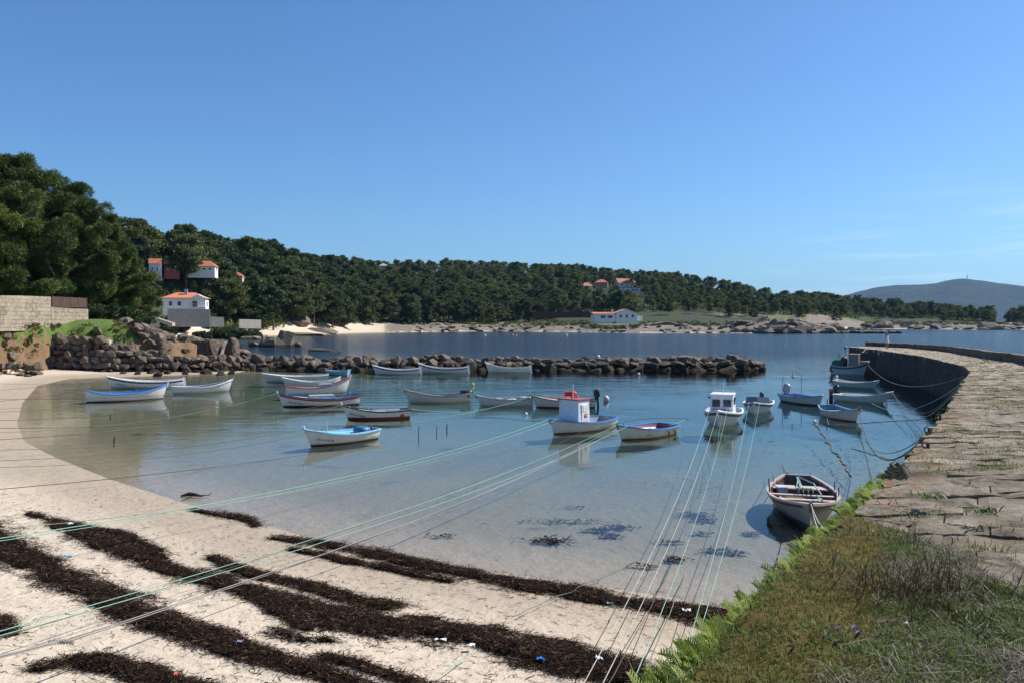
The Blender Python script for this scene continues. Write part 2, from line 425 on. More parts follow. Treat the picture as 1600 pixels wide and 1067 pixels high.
# ------------------------------------------------------------------ water
def build_water():
    m = bpy.data.materials.new('sea_water'); m.use_nodes = True; nt = m.node_tree; nt.nodes.clear()
    L = nt.links.new
    out = N(nt, 'OutputMaterial'); mix = N(nt, 'MixShader'); tr = N(nt, 'BsdfTransparent'); gl = N(nt, 'BsdfGlossy'); fr = N(nt, 'Fresnel')
    fr.inputs['IOR'].default_value = 1.333; tr.inputs[0].default_value = (.95, .98, 1, 1)
    wp = worldpos(nt); sep = N(nt, 'SeparateXYZ'); L(wp, sep.inputs[0])
    far = mrange(nt, sep.outputs[1], 90, 150)
    L(mrange(nt, sep.outputs[1], 85, 170, 0.02, .10), gl.inputs['Roughness'])
    def ns(sx, sy, rot, det, dist=0.0):
        mp = N(nt, 'Mapping'); mp.inputs['Scale'].default_value = (sx, sy, 1); mp.inputs['Rotation'].default_value = (0, 0, R(rot)); L(wp, mp.inputs[0])
        return noise_(nt, 1.0, det, .55, mp.outputs[0], dist)
    calm = mrange(nt, noise_(nt, .035, 3, .5, wp), .38, .62, .35, 1.0)
    h = math_(nt, 'MULTIPLY', ns(.9, 3.4, 4, 3, .4), .008)                  # small ripples
    h = math_(nt, 'ADD', h, math_(nt, 'MULTIPLY', math_(nt, 'MULTIPLY', ns(.16, 1.05, -5, 2), mrange(nt, sep.outputs[1], 30, 75, .5, 2.4)), .020))   # longer swell lines
    h = math_(nt, 'MULTIPLY', h, calm)
    hf = math_(nt, 'ADD', math_(nt, 'MULTIPLY', ns(.5, 1.3, 9, 5), .18), math_(nt, 'MULTIPLY', ns(.10, .35, -5, 3), .26))
    h = math_(nt, 'ADD', h, math_(nt, 'MULTIPLY', hf, far))
    bn = bump(nt, None, h, 1.0, 1.0)
    L(bn, gl.inputs['Normal']); L(bn, fr.inputs['Normal'])
    L(fr.outputs[0], mix.inputs[0]); L(tr.outputs[0], mix.inputs[1]); L(gl.outputs[0], mix.inputs[2]); L(mix.outputs[0], out.inputs[0])
    va = N(nt, 'VolumeAbsorption'); va.inputs['Color'].default_value = (.42, .74, .84, 1); va.inputs['Density'].default_value = .26
    L(va.outputs[0], out.inputs['Volume'])
    b = MB(); x0, x1, y0, y1, z0 = -9000, 9000, 9, 13000, -12
    b.add([(x0, y0, 0), (x1, y0, 0), (x1, y1, 0), (x0, y1, 0), (x0, y0, z0), (x1, y0, z0), (x1, y1, z0), (x0, y1, z0)],
          [[0, 1, 2, 3], [7, 6, 5, 4], [0, 4, 5, 1], [1, 5, 6, 2], [2, 6, 7, 3], [3, 7, 4, 0]])
    o = b.build('water', m); tag(o, kind='structure')
build_water()

# ------------------------------------------------------------------ far mountain
def build_mountain():
    m, nt, b = newmat('far_hillside'); wp = worldpos(nt)
    c = ramp(nt, noise_(nt, .006, 8, .65, wp), [(.35, (.010, .02, .010)), (.55, (.02, .034, .018)), (.75, (.05, .052, .034))])
    nt.links.new(c, b.inputs['Base Color']); b.inputs['Roughness'].default_value = 1
    bump(nt, b, noise_(nt, .008, 9, .7, wp), 1.0, 60)
    tab = np.array([(1180, 500), (1240, 485), (1290, 466), (1320, 461), (1345, 454), (1372, 448), (1400, 445), (1438, 444), (1460, 442), (1478, 438), (1500, 435), (1515, 435.5), (1540, 439), (1570, 443), (1600, 447), (1680, 456), (1800, 470), (2000, 490)], float)
    pxs = np.linspace(1180, 2000, 420); rs = np.linspace(4300, 7600, 60)
    PX, RR = np.meshgrid(pxs, rs); x = (PX - CX) / FPX * RR; y = RR
    top = np.interp(PX, tab[:, 0], CAMZ + (HOR - tab[:, 1]) / FPX * 6000)
    t = (RR - 4300) / 1700; prof = np.where(t < 1, sstep(0, 1, t) * .6 + .4 * t, 1 - (t - 1) * 1.0)
    z = top * prof + (fbm(x * .0016, y * .0016, 5) - .5) * 90 * sstep(0, .4, t) * sstep(0, .35, np.abs(1 - t)) + (fbm(x * .02, y * .02, 8) - .5) * 10 - 4
    me = quad_mesh('mountain', np.stack([x, y, z], -1).reshape(-1, 3), 4, m, True, F=grid_faces(*x.shape)[:, ::-1])
    tag(link('mountain', me), kind='structure')
    mast = MB(); p = PD(1511, 436, 6000); mast.tube([p - Vector((0, 0, 10)), p + Vector((0, 0, 30))], [4, 2.2])
    tag(mast.build('radio_mast', simple('mast_grey', (.3, .3, .32))), 'thin radio mast on top of the distant mountain', 'mast')
build_mountain()

# ------------------------------------------------------------------ rocks
def rock_material(name, dark, mid, light, lichen=.5, wetz=.55):
    m, nt, b = newmat(name); L = nt.links.new
    wp = worldpos(nt); oi = N(nt, 'ObjectInfo'); sep = N(nt, 'SeparateXYZ'); L(wp, sep.inputs[0])
    f = noise_(nt, 2.3, 9, .72, wp)
    c = ramp(nt, f, [(.3, dark), (.5, mid), (.72, light)])
    tint = ramp(nt, oi.outputs['Random'], [(0, (.72, .68, .64)), (.5, (1, .96, .9)), (1, (1.12, 1.1, 1.08))])
    c = mixc(nt, 1.0, c, tint, 'MULTIPLY')
    li = mrange(nt, noise_(nt, .9, 6, .7, wp), .60, .68); up = N(nt, 'NewGeometry').outputs['Normal']; sn = N(nt, 'SeparateXYZ'); L(up, sn.inputs[0])
    li = math_(nt, 'MULTIPLY', li, mrange(nt, sn.outputs[2], -.1, .6)); li = math_(nt, 'MULTIPLY', li, lichen)
    c = mixc(nt, li, c, (.42, .19, .045))
    wet = mrange(nt, math_(nt, 'ADD', sep.outputs[2], math_(nt, 'MULTIPLY', math_(nt, 'SUBTRACT', f, .5), .7)), wetz + .25, wetz - .1)
    c = mixc(nt, math_(nt, 'MULTIPLY', wet, .92), c, (.03, .022, .012))
    L(c, b.inputs['Base Color']); b.inputs['Roughness'].default_value = .85; b.inputs['Specular IOR Level'].default_value = .3
    bump(nt, b, noise_(nt, 5, 9, .7, wp), .7, .08)
    return m
M_ROCK = rock_material('granite_boulder', (.04, .03, .022), (.135, .105, .078), (.29, .24, .185), .5, .62)
M_ROCK2 = rock_material('shore_granite', (.07, .055, .042), (.19, .155, .12), (.36, .30, .24), .15, .35)
def rock_mesh(name, mat, seed, sub=3, cuts=9, sx=(1, .8, .7)):
    import bmesh
    rng = random.Random(seed); bm = bmesh.new(); bmesh.ops.create_icosphere(bm, subdivisions=sub, radius=1.0)
    planes = []
    for i in range(cuts):
        n = Vector((rng.gauss(0, 1), rng.gauss(0, 1), rng.gauss(0, .9))).normalized(); planes.append((n, rng.uniform(.42, .74)))
    planes += [(Vector(q), rng.uniform(.6, .72)) for q in ((1, .15, .1), (-1, .1, 0), (.1, 1, .1), (-.1, -1, .15), (.1, .1, 1), (0, -.1, -1))]
    off = Vector((rng.random() * 50, rng.random() * 50, 3))
    for v in bm.verts:
        p = v.co.copy()
        for n, d in planes:
            k = p.dot(n)
            if k > d: p -= n * (k - d)
        p *= 1 + .045 * mnoise.noise(p * 1.7 + off) + .035 * mnoise.noise(p * 5 + off)
        v.co = Vector((p.x * sx[0], p.y * sx[1], p.z * sx[2])) * 1.5
    me = bpy.data.meshes.new(name); bm.to_mesh(me); bm.free(); me.materials.append(mat)
    return me
RB = [rock_mesh('boulder_mesh', M_ROCK, 100 + i, 3, 8 + i % 4, [(1, .8, .68), (1, .9, .8), (1.15, .75, .6), (.95, .85, .85), (1.2, .8, .55), (1, .75, .7), (1.1, .9, .62)][i]) for i in range(7)]
RS2 = [rock_mesh('shore_rock_mesh', M_ROCK2, 200 + i, 3, 8, [(1.2, 1, .5), (1, .9, .6), (1.4, .9, .4), (1.1, .8, .7)][i]) for i in range(4)]
def put_rock(meshes, name, p, s, label, cat, group, rz=None, tilt=.25, rng=random):
    o = bpy.data.objects.new(name, rng.choice(meshes)); COL.objects.link(o); o.location = p
    o.scale = s if hasattr(s, '__len__') else (s * rng.uniform(.85, 1.2), s * rng.uniform(.8, 1.1), s * rng.uniform(.8, 1.1))
    o.rotation_euler = (rng.uniform(-tilt, tilt), rng.uniform(-tilt, tilt), rng.uniform(0, 6.28) if rz is None else rz)
    return tag(o, label, cat, group)

def build_breakwater():
    rng = random.Random(5)
    lab = 'rough brown granite boulder piled in the low breakwater across the bay'; grp = 'boulders piled in the breakwater'
    # centre line of the low arm
    a = P(372, 579); b = P(1196, 578)
    topz = [(372, 1.6), (430, 1.6), (480, 1.75), (505, 1.3), (530, 1.5), (565, 1.75), (590, 1.2), (640, 1.45), (700, 1.75), (740, 1.3), (790, 1.55), (840, 1.5), (870, 1.2), (930, 1.35), (955, 1.7), (1000, 1.3), (1040, 1.45), (1075, 1.9), (1105, 1.5), (1120, 1.2), (1150, 1.6), (1180, 1.2), (1196, .7)]
    tx = [t[0] for t in topz]; tz = [t[1] for t in topz]
    L = (b - a).length; d = (b - a).normalized(); nrm = Vector((-d.y, d.x, 0))
    n = 0
    for row, (off, zf, sz) in enumerate([(-.1, .0, .72), (.45, .40, .62), (1.15, .80, .6)]):
        s = rng.uniform(0, .5)
        while s < L:
            px = 372 + (1196 - 372) * s / L; top = np.interp(px, tx, tz)
            r = sz * rng.uniform(.5, 1.3)
            z = top * zf - (.12 if row == 0 else .0) + rng.uniform(-.12, .12)
            if row == 2: z = top - r * .62 + rng.uniform(-.22, .14)
            p = a + d * s + nrm * (off + rng.uniform(-.22, .22)); p.z = z
            put_rock(RB, 'boulder', p, (r * rng.uniform(.9, 1.6), r, r * rng.uniform(.6, 1.15)), lab, 'boulder', grp, rng.uniform(-.9, .9) + (math.pi if rng.random() < .5 else 0), .3, rng)
            n += 1; s += r * rng.uniform(1.35, 1.7)
    # rubble core and back side: nobody could count it
    c = MB(); 
    V = []; F = []
    m = 260; pts = []
    for i in range(m):
        s = L * i / (m - 1); px = 372 + 824 * i / (m - 1); top = np.interp(px, tx, tz)
        row = []
        for off, k in ((-.9, -1.2), (-.1, .25), (.6, .55), (1.4, .72), (2.3, .6), (3.3, .1), (4.4, -1.4)):
            p = a + d * s + nrm * off
            row.append((p.x + (vnoise(i * .9, off * 3, 3) - .5) * .4, p.y + (vnoise(i * .7, off * 2, 4) - .5) * .5, (top * k if k > 0 else k) + (vnoise(i * .8, off * 3, 5) - .5) * .5))
        pts.append(row)
    c.grid(np.array(pts)[:, ::-1])
    tag(c.build('rubble', M_ROCK), 'packed dark stone rubble filling the core of the breakwater', 'rubble', kind='stuff')
    # left, higher part: dry-stone face below the grassy bank
    lab2 = 'dark squared stone boulder stacked in the sea wall under the grassy bank'; grp2 = 'stones of the sea wall under the bank'
    foot = [(44, 582, 88), (100, 584, 88), (160, 585, 87), (230, 584, 88), (300, 583, 89), (372, 580, 91)]
    tops = [(44, 522), (110, 522), (150, 530), (200, 540), (260, 553), (300, 556), (372, 556)]
    fx = [f[0] for f in foot]; ty = [t[1] for t in tops]; txx = [t[0] for t in tops]
    px = 60.0; cols = []
    z = 0
    for row in range(7):
        px = 46 + rng.uniform(0, 6) + row * 2
        while px < 372:
            r = rng.uniform(.46, .72); y = np.interp(px, fx, [P(f[0], f[1]).y for f in foot])
            ztop = CAMZ - (np.interp(px, txx, ty) - HOR) / FPX * y
            zz = .1 + row * .66 + rng.uniform(-.1, .1)
            if zz < ztop - .1:
                p = Vector(((px - CX) / FPX * y, y + row * .34 + rng.uniform(-.15, .15), zz))
                put_rock(RB, 'boulder', p, (r * rng.uniform(.9, 1.15), r, r * rng.uniform(.85, 1.05)), lab2, 'boulder', grp2, rng.uniform(-.4, .4), .22, rng); n += 1
            px += r * 1.55 / y * FPX
    # loose boulders above the face, thinning into the bank
    for i in range(175):
        px = rng.uniform(120, 400); y = rng.uniform(90, 106)
        if i > 120: px = rng.uniform(205, 345); y = rng.uniform(90, 97.5)
        x = (px - CX) / FPX * y; z = max(h1(x, y), .35); 
        if px < 190 and y > 93: continue
        r = rng.uniform(.45, 1.0)
        put_rock(RB, 'loose_rock', (x, y, z + .1), r, 'loose weathered brown rock lying behind the sea wall', 'rock', 'loose rocks behind the sea wall', None, .35, rng); n += 1
    for i, (px, py) in enumerate([(170, 584), (192, 586), (215, 586), (236, 585), (247, 587), (262, 585), (290, 585), (320, 584), (345, 585), (362, 584)]):
        p = P(px, py); p.z = .1
        put_rock(RB, 'foot_stone', p, rng.uniform(.35, .6), 'small pale brown stone at the water line under the sea wall', 'stone', 'stones at the foot of the sea wall', None, .2, rng)
    # core behind the face
    c = MB(); pts = []
    for i in range(90):
        px = 50 + 340 * i / 89; y = np.interp(px, fx, [P(f[0], f[1]).y for f in foot]); ztop = CAMZ - (np.interp(px, txx, ty) - HOR) / FPX * y
        row = []
        for j in range(9):
            zz = -1 + (ztop + .6) * j / 8; yy = y + .25 + .5 * (zz + 1) * .8 + (vnoise(i * .8, j * 1.1, 5) - .5) * .6
            row.append(((px - CX) / FPX * yy, yy, zz))
        yy += 9; row.append(((px - CX) / FPX * yy, yy, max(ztop - .5, .5)))
        pts.append(row)
    c.grid(np.array(pts)[:, ::-1]); tag(c.build('rubble', M_ROCK), 'shadowed rubble packed behind the stone sea wall', 'rubble', kind='stuff')
    # the two tall lichen-topped rocks
    for (x0, x1, yt, yb, lb) in ((303, 347, 521, 556, 'tall broad rock with orange lichen on its crown behind the breakwater'), (350, 376, 521, 556, 'narrow upright rock with bright orange lichen tip beside the broad one')):
        d0 = 97.0; cx = ((x0 + x1) / 2 - CX) / FPX * d0; w = (x1 - x0) / FPX * d0; zt = CAMZ - (yt - HOR) / FPX * d0
        o = bpy.data.objects.new('tall_rock', RB[3] if x0 < 340 else RB[1]); COL.objects.link(o); o.location = (cx, d0, zt / 2 - .2); o.scale = (w * .56, w * .5, (zt + .6) * .5)
        o.rotation_euler = (0.05, .1, .5 if x0 < 340 else 2.2); tag(o, lb, 'rock')
    # rock islet in the bay
    isl = MB(); 
    def lump(px, py, d0, w, h, seed, flat=1.0):
        me = rock_mesh('t', M_ROCK2, seed, 4, 12, (1, .8, 1)); V = np.array([v.co[:] for v in me.vertices]); F = [list(f.vertices) for f in me.polygons]
        V = V * np.array([w / 2, w / 2.4, h]); V[:, 0] += (px - CX) / FPX * d0; V[:, 1] += d0; V[:, 2] += 0; bpy.data.meshes.remove(me)
        return V, F
    d0 = 5.5 * FPX / (541 - HOR)
    for px, w, h, sd_, dd in ((444, 5.0, 3.1, 11, 0), (430, 5.2, 1.9, 12, -1), (412, 3.2, 1.1, 13, 0), (456, 3.8, 2.2, 14, 1), (398, 2.6, .8, 15, 2), (466, 1.6, .8, 16, -1), (420, 3.4, 1.5, 17, -2)):
        V, F = lump(px, 541, d0 + dd, w, h, sd_); isl.add(V, F)
    tag(isl.build('rock_islet', M_ROCK2), 'rounded tan rock islet rising from the water beyond the breakwater', 'rock')
    for px, py, w, h, lb in ((512, 548, 6.4, .35, 'low flat rock barely above the water between islet and breakwater'), (470, 524, 17, .9, 'long dark rock shelf lying off the white beach'), (505, 516.5, 13, 1.8, 'dark rock slab on the white sand of the far beach'),
                             (457, 516.5, 15, 2.0, 'broad brown rock slab at the edge of the far beach'), (395, 530, 8, .8, 'small dark reef left of the rock islet'), (600, 518.5, 16, .9, 'dark reef at the end of the white beach')):
        d1 = 5.5 * FPX / (py - HOR) if py > 517 else 350
        V, F = lump(px, py, d1, w, h * 1.25, int(px)); rr = MB(); rr.add(V, F)
        if py < 517: rr.v[0][:, 2] += h1((px - CX) / FPX * d1, d1) - .4
        tag(rr.build('flat_rock', M_ROCK2), lb, 'rock')
    # foreshore rock flats between bank and beach
    for i in range(26):
        d1 = rng.uniform(120, 215); px = rng.uniform(205, 360 + (d1 - 120) * .1); x = (px - CX) / FPX * d1
        put_rock(RS2, 'shore_rock', (x, d1, .2), (rng.uniform(1.8, 4), rng.uniform(1.5, 3), rng.uniform(.8, 1.8)), 'brown weathered rock of the flats before the white beach', 'rock', 'rocks of the flats before the beach', None, .12, rng)
    # rocky far shore
    cnt = 0
    while cnt < 285:
        px = rng.uniform(640, 1600) if cnt < 215 else rng.uniform(1160, 1308)
        if px > 1320 and rng.random() < .2: continue
        rs = np.interp(px, RS[:, 0], RS[:, 1])
        if 1306 < px < 1330: continue
        k = rng.random() ** 1.6; dep = 26 if px < 1150 else 42
        y = rs + k * dep - .5; x = (px - CX) / FPX * y; z = h1(x, y)
        if z < -1.4: continue
        big = .62 if px < 1150 else (1.7 if px < 1310 else 1.35)
        s = rng.uniform(1.0, 2.6) * big
        put_rock(RS2, 'shore_rock', (x, y, max(z, 0) + s * .1), (s * rng.uniform(1, 1.5), s, s * rng.uniform(.6, 1.0)), 'pale granite rock on the far rocky shore below the pines', 'rock', 'rocks along the far shore', None, .3, rng); cnt += 1
    # reef running off the point, and the dark mound on the shore
    for i in range(16):
        px = 1312 + i * 6.0; y = 5.5 * FPX / (521 - HOR); x = (px - CX) / FPX * y; s = rng.uniform(1.4, 2.4)
        put_rock(RB, 'reef_rock', (x, y + rng.uniform(-2, 2), .3), (s * rng.uniform(.8, 1.4), s, s * rng.uniform(.35, .8)), 'black rock of the reef running off the rocky point', 'rock', 'rocks of the reef off the point', None, .2, rng)
    V, F = lump(1010, 518, 415, 30, 5.2, 61); rr = MB(); rr.add(V, F); tag(rr.build('rock_mound', M_ROCK), 'dark broad rock mound on the shore below the white bungalow', 'rock')
    V, F = lump(1548, 515, 532, 17, 4.6, 62); rr = MB(); rr.add(V, F); tag(rr.build('rock_mound', M_ROCK2), 'pointed pale rock at the water edge of the right headland', 'rock')
build_breakwater()

# ------------------------------------------------------------------ trees
def leaf_material(name, lo, mid, hi, trans=.25):
    m = bpy.data.materials.new(name); m.use_nodes = True; nt = m.node_tree; nt.nodes.clear(); L = nt.links.new
    out = N(nt, 'OutputMaterial'); d = N(nt, 'BsdfPrincipled'); t = N(nt, 'BsdfTranslucent'); mx = N(nt, 'MixShader'); mx.inputs[0].default_value = trans
    at = N(nt, 'Attribute'); at.attribute_name = 'tint'; oi = N(nt, 'ObjectInfo')
    c = ramp(nt, at.outputs['Fac'], [(.1, lo), (.5, mid), (.95, hi)])
    tt = ramp(nt, oi.outputs['Random'], [(0, (.6, .68, .7)), (.5, (1, 1, 1)), (1, (1.35, 1.2, .95))])
    c = mixc(nt, 1.0, c, tt, 'MULTIPLY')
    L(c, d.inputs['Base Color']); L(c, t.inputs[0]); d.inputs['Roughness'].default_value = .6; d.inputs['Specular IOR Level'].default_value = .25
    L(d.outputs[0], mx.inputs[1]); L(t.outputs[0], mx.inputs[2]); L(mx.outputs[0], out.inputs[0])
    return m
M_PINE = leaf_material('pine_needles', (.045, .07, .017), (.10, .14, .033), (.20, .235, .065))
M_FAR = leaf_material('pine_crowns', (.04, .064, .02), (.088, .12, .038), (.165, .19, .068))
M_BUSH = leaf_material('shrub_leaves', (.03, .045, .012), (.06, .085, .025), (.12, .13, .05))
M_BARK = simple('pine_bark', (.13, .085, .055), .9, .3, 4, bmp=.6)
def leaves(centers, radii, per, size, rng, up=.35, elong=1.0, flat=1.0, wf=.5):
    """clumps of leaf-sized quads: returns vertices (n*4,3) and per-vertex tint"""
    C = np.repeat(centers, per, 0); Rr = np.repeat(radii, per); n = len(C)
    d = rng.normal(size=(n, 3)); d[:, 2] += up; d /= np.linalg.norm(d, axis=1)[:, None]
    r = Rr * rng.uniform(.55, 1.08, n) 
    p = C + d * r[:, None] * np.array([1, 1, flat])
    t = d * .6 + rng.normal(size=(n, 3)) * .55; t /= np.linalg.norm(t, axis=1)[:, None]
    b = np.cross(t, rng.normal(size=(n, 3))); b /= np.linalg.norm(b, axis=1)[:, None] + 1e-9
    s = size * rng.uniform(.6, 1.3, n)[:, None]
    a = t * s * elong; c = b * s * wf
    V = np.stack([p - c * .9, p + c * .9, p + a + c * .35, p + a - c * .35], 1).reshape(-1, 3)
    ct = np.repeat(rng.uniform(.15, .75, len(centers)), per); tint = np.clip(ct + .25 * d[:, 2] * 0 + rng.uniform(-.2, .2, n), 0, 1)
    return V, np.repeat(tint, 4)
def pine(seed, H, kind, per, size, elong):
    """returns trunk MB and crown arrays; kind 'umbrella' bare trunk, 'full' crown to the ground, 'spread' wide"""
    rng = np.random.default_rng(seed); rr = random.Random(seed)
    tr = MB(); lean = rng.normal(size=2) * .05 * H
    def axis(t): return Vector((lean[0] * t * t, lean[1] * t * t, H * t))
    base_r = H * .021
    tr.tube([axis(k / 7) for k in range(7)], [base_r * (1.25 - k * .15) for k in range(7)], 7)
    cs = []; rs = []
    lo = {'umbrella': .52, 'full': .12, 'spread': .3}[kind]; wid = {'umbrella': .30, 'full': .27, 'spread': .42}[kind]
    nl = {'umbrella': 13, 'full': 20, 'spread': 26}[kind]
    for k in range(nl):
        t = lo + (1 - lo) * (k + .5) / nl * .98
        f = (t - lo) / (1 - lo)
        rad = wid * H * {'umbrella': (math.sin(math.pi * min(1, f * .8 + .22)) ** .6), 'full': (1 - f) ** .75 * (.7 + .3 * min(1, f * 5)) + .08, 'spread': math.sin(math.pi * min(1, f * .72 + .25)) ** .7}[kind]
        an = k * 2.4 + rr.uniform(-.4, .4); rad *= rr.uniform(.65, 1.1)
        root = axis(max(t - .08, .1)); tip = axis(t) + Vector((math.cos(an) * rad, math.sin(an) * rad, rr.uniform(-.02, .04) * H))
        mid = root.lerp(tip, .5) + Vector((0, 0, -.02 * H))
        tr.tube([root, mid, tip], [base_r * .42, base_r * .28, base_r * .12], 5)
        npf = 4 if kind == 'full' else 5
        for q in range(npf):
            w = .45 + .6 * q / (npf - 1)
            c = root.lerp(tip, w) + Vector((rr.gauss(0, .05), rr.gauss(0, .05), rr.uniform(0, .05))) * H
            cs.append(tuple(c)); rs.append(H * rr.uniform(.045, .085) * (1.15 if kind != 'full' else .9))
    for q in range(6): 
        c = axis(.97) + Vector((rr.gauss(0, .06), rr.gauss(0, .06), rr.uniform(-.04, .02))) * H; cs.append(tuple(c)); rs.append(H * rr.uniform(.05, .08))
    V, T = leaves(np.array(cs), np.array(rs) * rng.uniform(.6, 1.35, len(rs)), per, size, rng, .3, elong, .55 if kind != 'full' else .75, .4)
    return tr, V, T
def tree_proto(seed, H, kind, per, size, elong, label, cat, group, mat, name='pine_tree'):
    tr, V, T = pine(seed, H, kind, per, size, elong)
    root = empty(name); tag(root, label, cat, group)
    tr.build('trunk', M_BARK, root, True)
    link('crown', quad_mesh('crown', V, 4, mat, False, T), root)
    return root, (tr, V, T)

def solve_d(px, py, d0):
    ds = np.linspace(max(232, d0 - 110), d0 + 170, 240); r = ray(px, py); x = r[0] / r[1] * ds; z = CAMZ + r[2] / r[1] * ds
    e = np.abs(hgt(x, ds) - z) + np.abs(ds - d0) * .004; return float(ds[int(np.argmin(e))])
CLEAR = [(241, 246, 415, 292), (266, 268, 409, 297), (303, 334, 413, 302), (594, 603, 422, 640), (909, 923, 448, 640), (932, 948, 447, 655), (964, 988, 447, 655), (255, 325, 483, 264), (362, 383, 485, 275), (925, 1000, 500, 436)]
CLEAR = [(a - (4 if 560 > a > 290 and y < 440 else 0), b + (2 if y < 440 and a > 290 else 0), y, d if a < 400 and y < 440 else solve_d((a + b) / 2, y + (6 if y < 460 else 0), d)) for a, b, y, d in CLEAR]
def build_far_trees():
    rng = random.Random(9); protos = []; raw = []
    kinds = ['umbrella', 'umbrella', 'full', 'spread', 'spread', 'umbrella', 'full']
    for i, k in enumerate(kinds):
        tr, V, T = pine(300 + i, 14.0, k, 84, .50, 1.3); raw.append((tr, V, T))
    meshes = []
    for i, (tr, V, T) in enumerate(raw):
        a = MB(); a.v, a.f, a.n, a.m = tr.v, tr.f, tr.n, tr.m
        o = a.build('trunk', M_BARK, None, True); meshes.append((o.data, quad_mesh('crown', V, 4, M_FAR, False, T))); bpy.data.objects.remove(o)
    spots = []
    # skyline and hillside pines
    tries = 0
    cells = {}
    while len(spots) < 1350 and tries < 80000:
        tries += 1
        px = rng.uniform(-60, 1660)
        Rs_ = np.interp(px, RS[:, 0], RS[:, 1]); Rr_ = np.interp(px, RID[:, 0], RID[:, 2]); d = rng.uniform(Rs_ + 14, Rr_ + 12)
        if px < 200: d = rng.uniform(215, 320)
        t = (d - Rs_) / (Rr_ - Rs_)
        if 1552 < px < 1574: continue
        # clearings: meadow and houses
        fr = np.interp(px, [200, 330, 420, 600, 640, 780, 830, 930, 1010, 1100, 1200, 1290, 1330, 1420, 1560, 1640], [.36, .40, .16, .10, .07, .08, .16, .26, .30, .26, .34, .42, .46, .5, .45, .3])
        if t < fr * rng.uniform(.85, 1.1): continue
        if abs(px - 262) < 75 and d < 292: continue
        if 905 < px < 1005 and .50 < t < .72 and True: continue
        if px > 1000 and t < .55 and rng.random() < .5: continue
        x = (px - CX) / FPX * d
        key = (int(x // 5.4), int(d // 8.0))
        if key in cells: continue
        cells[key] = 1
        z = h1(x, d)
        if z < 1.2: continue
        hh = float(np.interp(px, RID[:, 0], RID[:, 3])) * rng.uniform(.68, 1.24)
        ty = HOR - (z + hh - CAMZ) / d * FPX
        if any(a_ - 5 < px < b_ + 5 and d < dh + 8 and ty < yb_ - 1 for a_, b_, yb_, dh in CLEAR): continue
        if px > 1000 and t < .6: hh *= .8
        spots.append((d, px, x, z, hh, t))
    # visible ones first: nearer and ridge
    spots.sort(key=lambda s: s[0] / s[4])
    solo = spots[:285]; rest = spots[285:]
    lab = {0: 'tall umbrella pine with a bare trunk on the wooded hill across the bay', 1: 'dark broad pine growing in the wood on the hillside across the bay'}
    for d, px, x, z, hh, t in solo:
        k = rng.randrange(7); root = empty('pine_tree', (x, d, z - .3), rng.uniform(0, 6.28)); s = hh / 14; um_ = rng.uniform(.85, 1.3); root.scale = (s * rng.uniform(.9, 1.2), s * rng.uniform(.9, 1.2), s)
        um = kinds[k] == 'umbrella'
        tag(root, lab[0] if um else lab[1], 'pine tree', 'umbrella pines on the wooded hill' if um else 'broad pines on the wooded hill')
        link('trunk', meshes[k][0], root); link('crown', meshes[k][1], root)
    # the rest of the wood as one mass
    VV = []; TT = []; tb = MB()
    for d, px, x, z, hh, t in rest:
        k = rng.randrange(7); tr, V, T = raw[k]; a = rng.uniform(0, 6.28); s = hh / 14; sw = s * rng.uniform(.95, 1.25)
        ca, sa = math.cos(a), math.sin(a)
        keep = np.repeat(np.arange(len(V) // 4) % 2 == 0, 4); W = V[keep]
        W = np.stack([(W[:, 0] * ca - W[:, 1] * sa) * sw + x, (W[:, 0] * sa + W[:, 1] * ca) * sw + d, W[:, 2] * s + z - .3], 1)
        VV.append(W); TT.append(np.clip(T[keep] * rng.uniform(.5, 1.3) + rng.uniform(-.22, .22), 0, 1))
        tb.tube([(x, d, z - .5), (x, d, z + hh * .8)], [hh * .02, hh * .01], 4)
    # undergrowth between the trees
    cs = []; rs = []
    nrng = np.random.default_rng(4)
    for i in range(5200):
        px = rng.uniform(190, 1640); Rs_ = np.interp(px, RS[:, 0], RS[:, 1]); Rr_ = np.interp(px, RID[:, 0], RID[:, 2])
        lo_ = np.interp(px, [200, 420, 600, 700, 800, 1010, 1300, 1600], [.34, .2, .12, .12, .2, .32, .5, .5]); t = rng.uniform(lo_, 1.0) ; d = Rs_ + t * (Rr_ - Rs_)
        if 1552 < px < 1574: continue
        if abs(px - 262) < 75 and d < 292: continue
        x = (px - CX) / FPX * d; cs.append((x, d, h1(x, d) + .6)); rs.append(rng.uniform(1.2, 3.0))
    W, T = leaves(np.array(cs), np.array(rs), 22, 1.0, nrng, .5, 1.0, .7); VV.append(W); TT.append(T)
    o = link('forest', quad_mesh('forest', np.concatenate(VV), 4, M_FAR, False, np.concatenate(TT)))
    tag(o, 'mass of dark green pines covering the hills across the bay', 'wood', kind='stuff')
    o = tb.build('forest_trunks', M_BARK); tag(o, 'thin brown trunks of the distant pine wood', 'wood', kind='stuff')
    # scrub on the far meadow
    cs = []; rs = []
    for i in range(900):
        px = rng.uniform(620, 1640); Rs_ = np.interp(px, RS[:, 0], RS[:, 1]); d = Rs_ + rng.uniform(16, 70)
        if 925 < px < 1000: d = Rs_ + rng.uniform(10, 24)
        x = (px - CX) / FPX * d; cs.append((x, d, h1(x, d) + .2)); rs.append(rng.uniform(.6, 1.8))
    W, T = leaves(np.array(cs), np.array(rs), 24, .6, nrng, .5, 1.0, .6)
    tag(link('scrub', quad_mesh('scrub', W, 4, M_BUSH, False, T)), 'low green and brown scrub over the far shore meadow', 'scrub', kind='stuff')
build_far_trees()

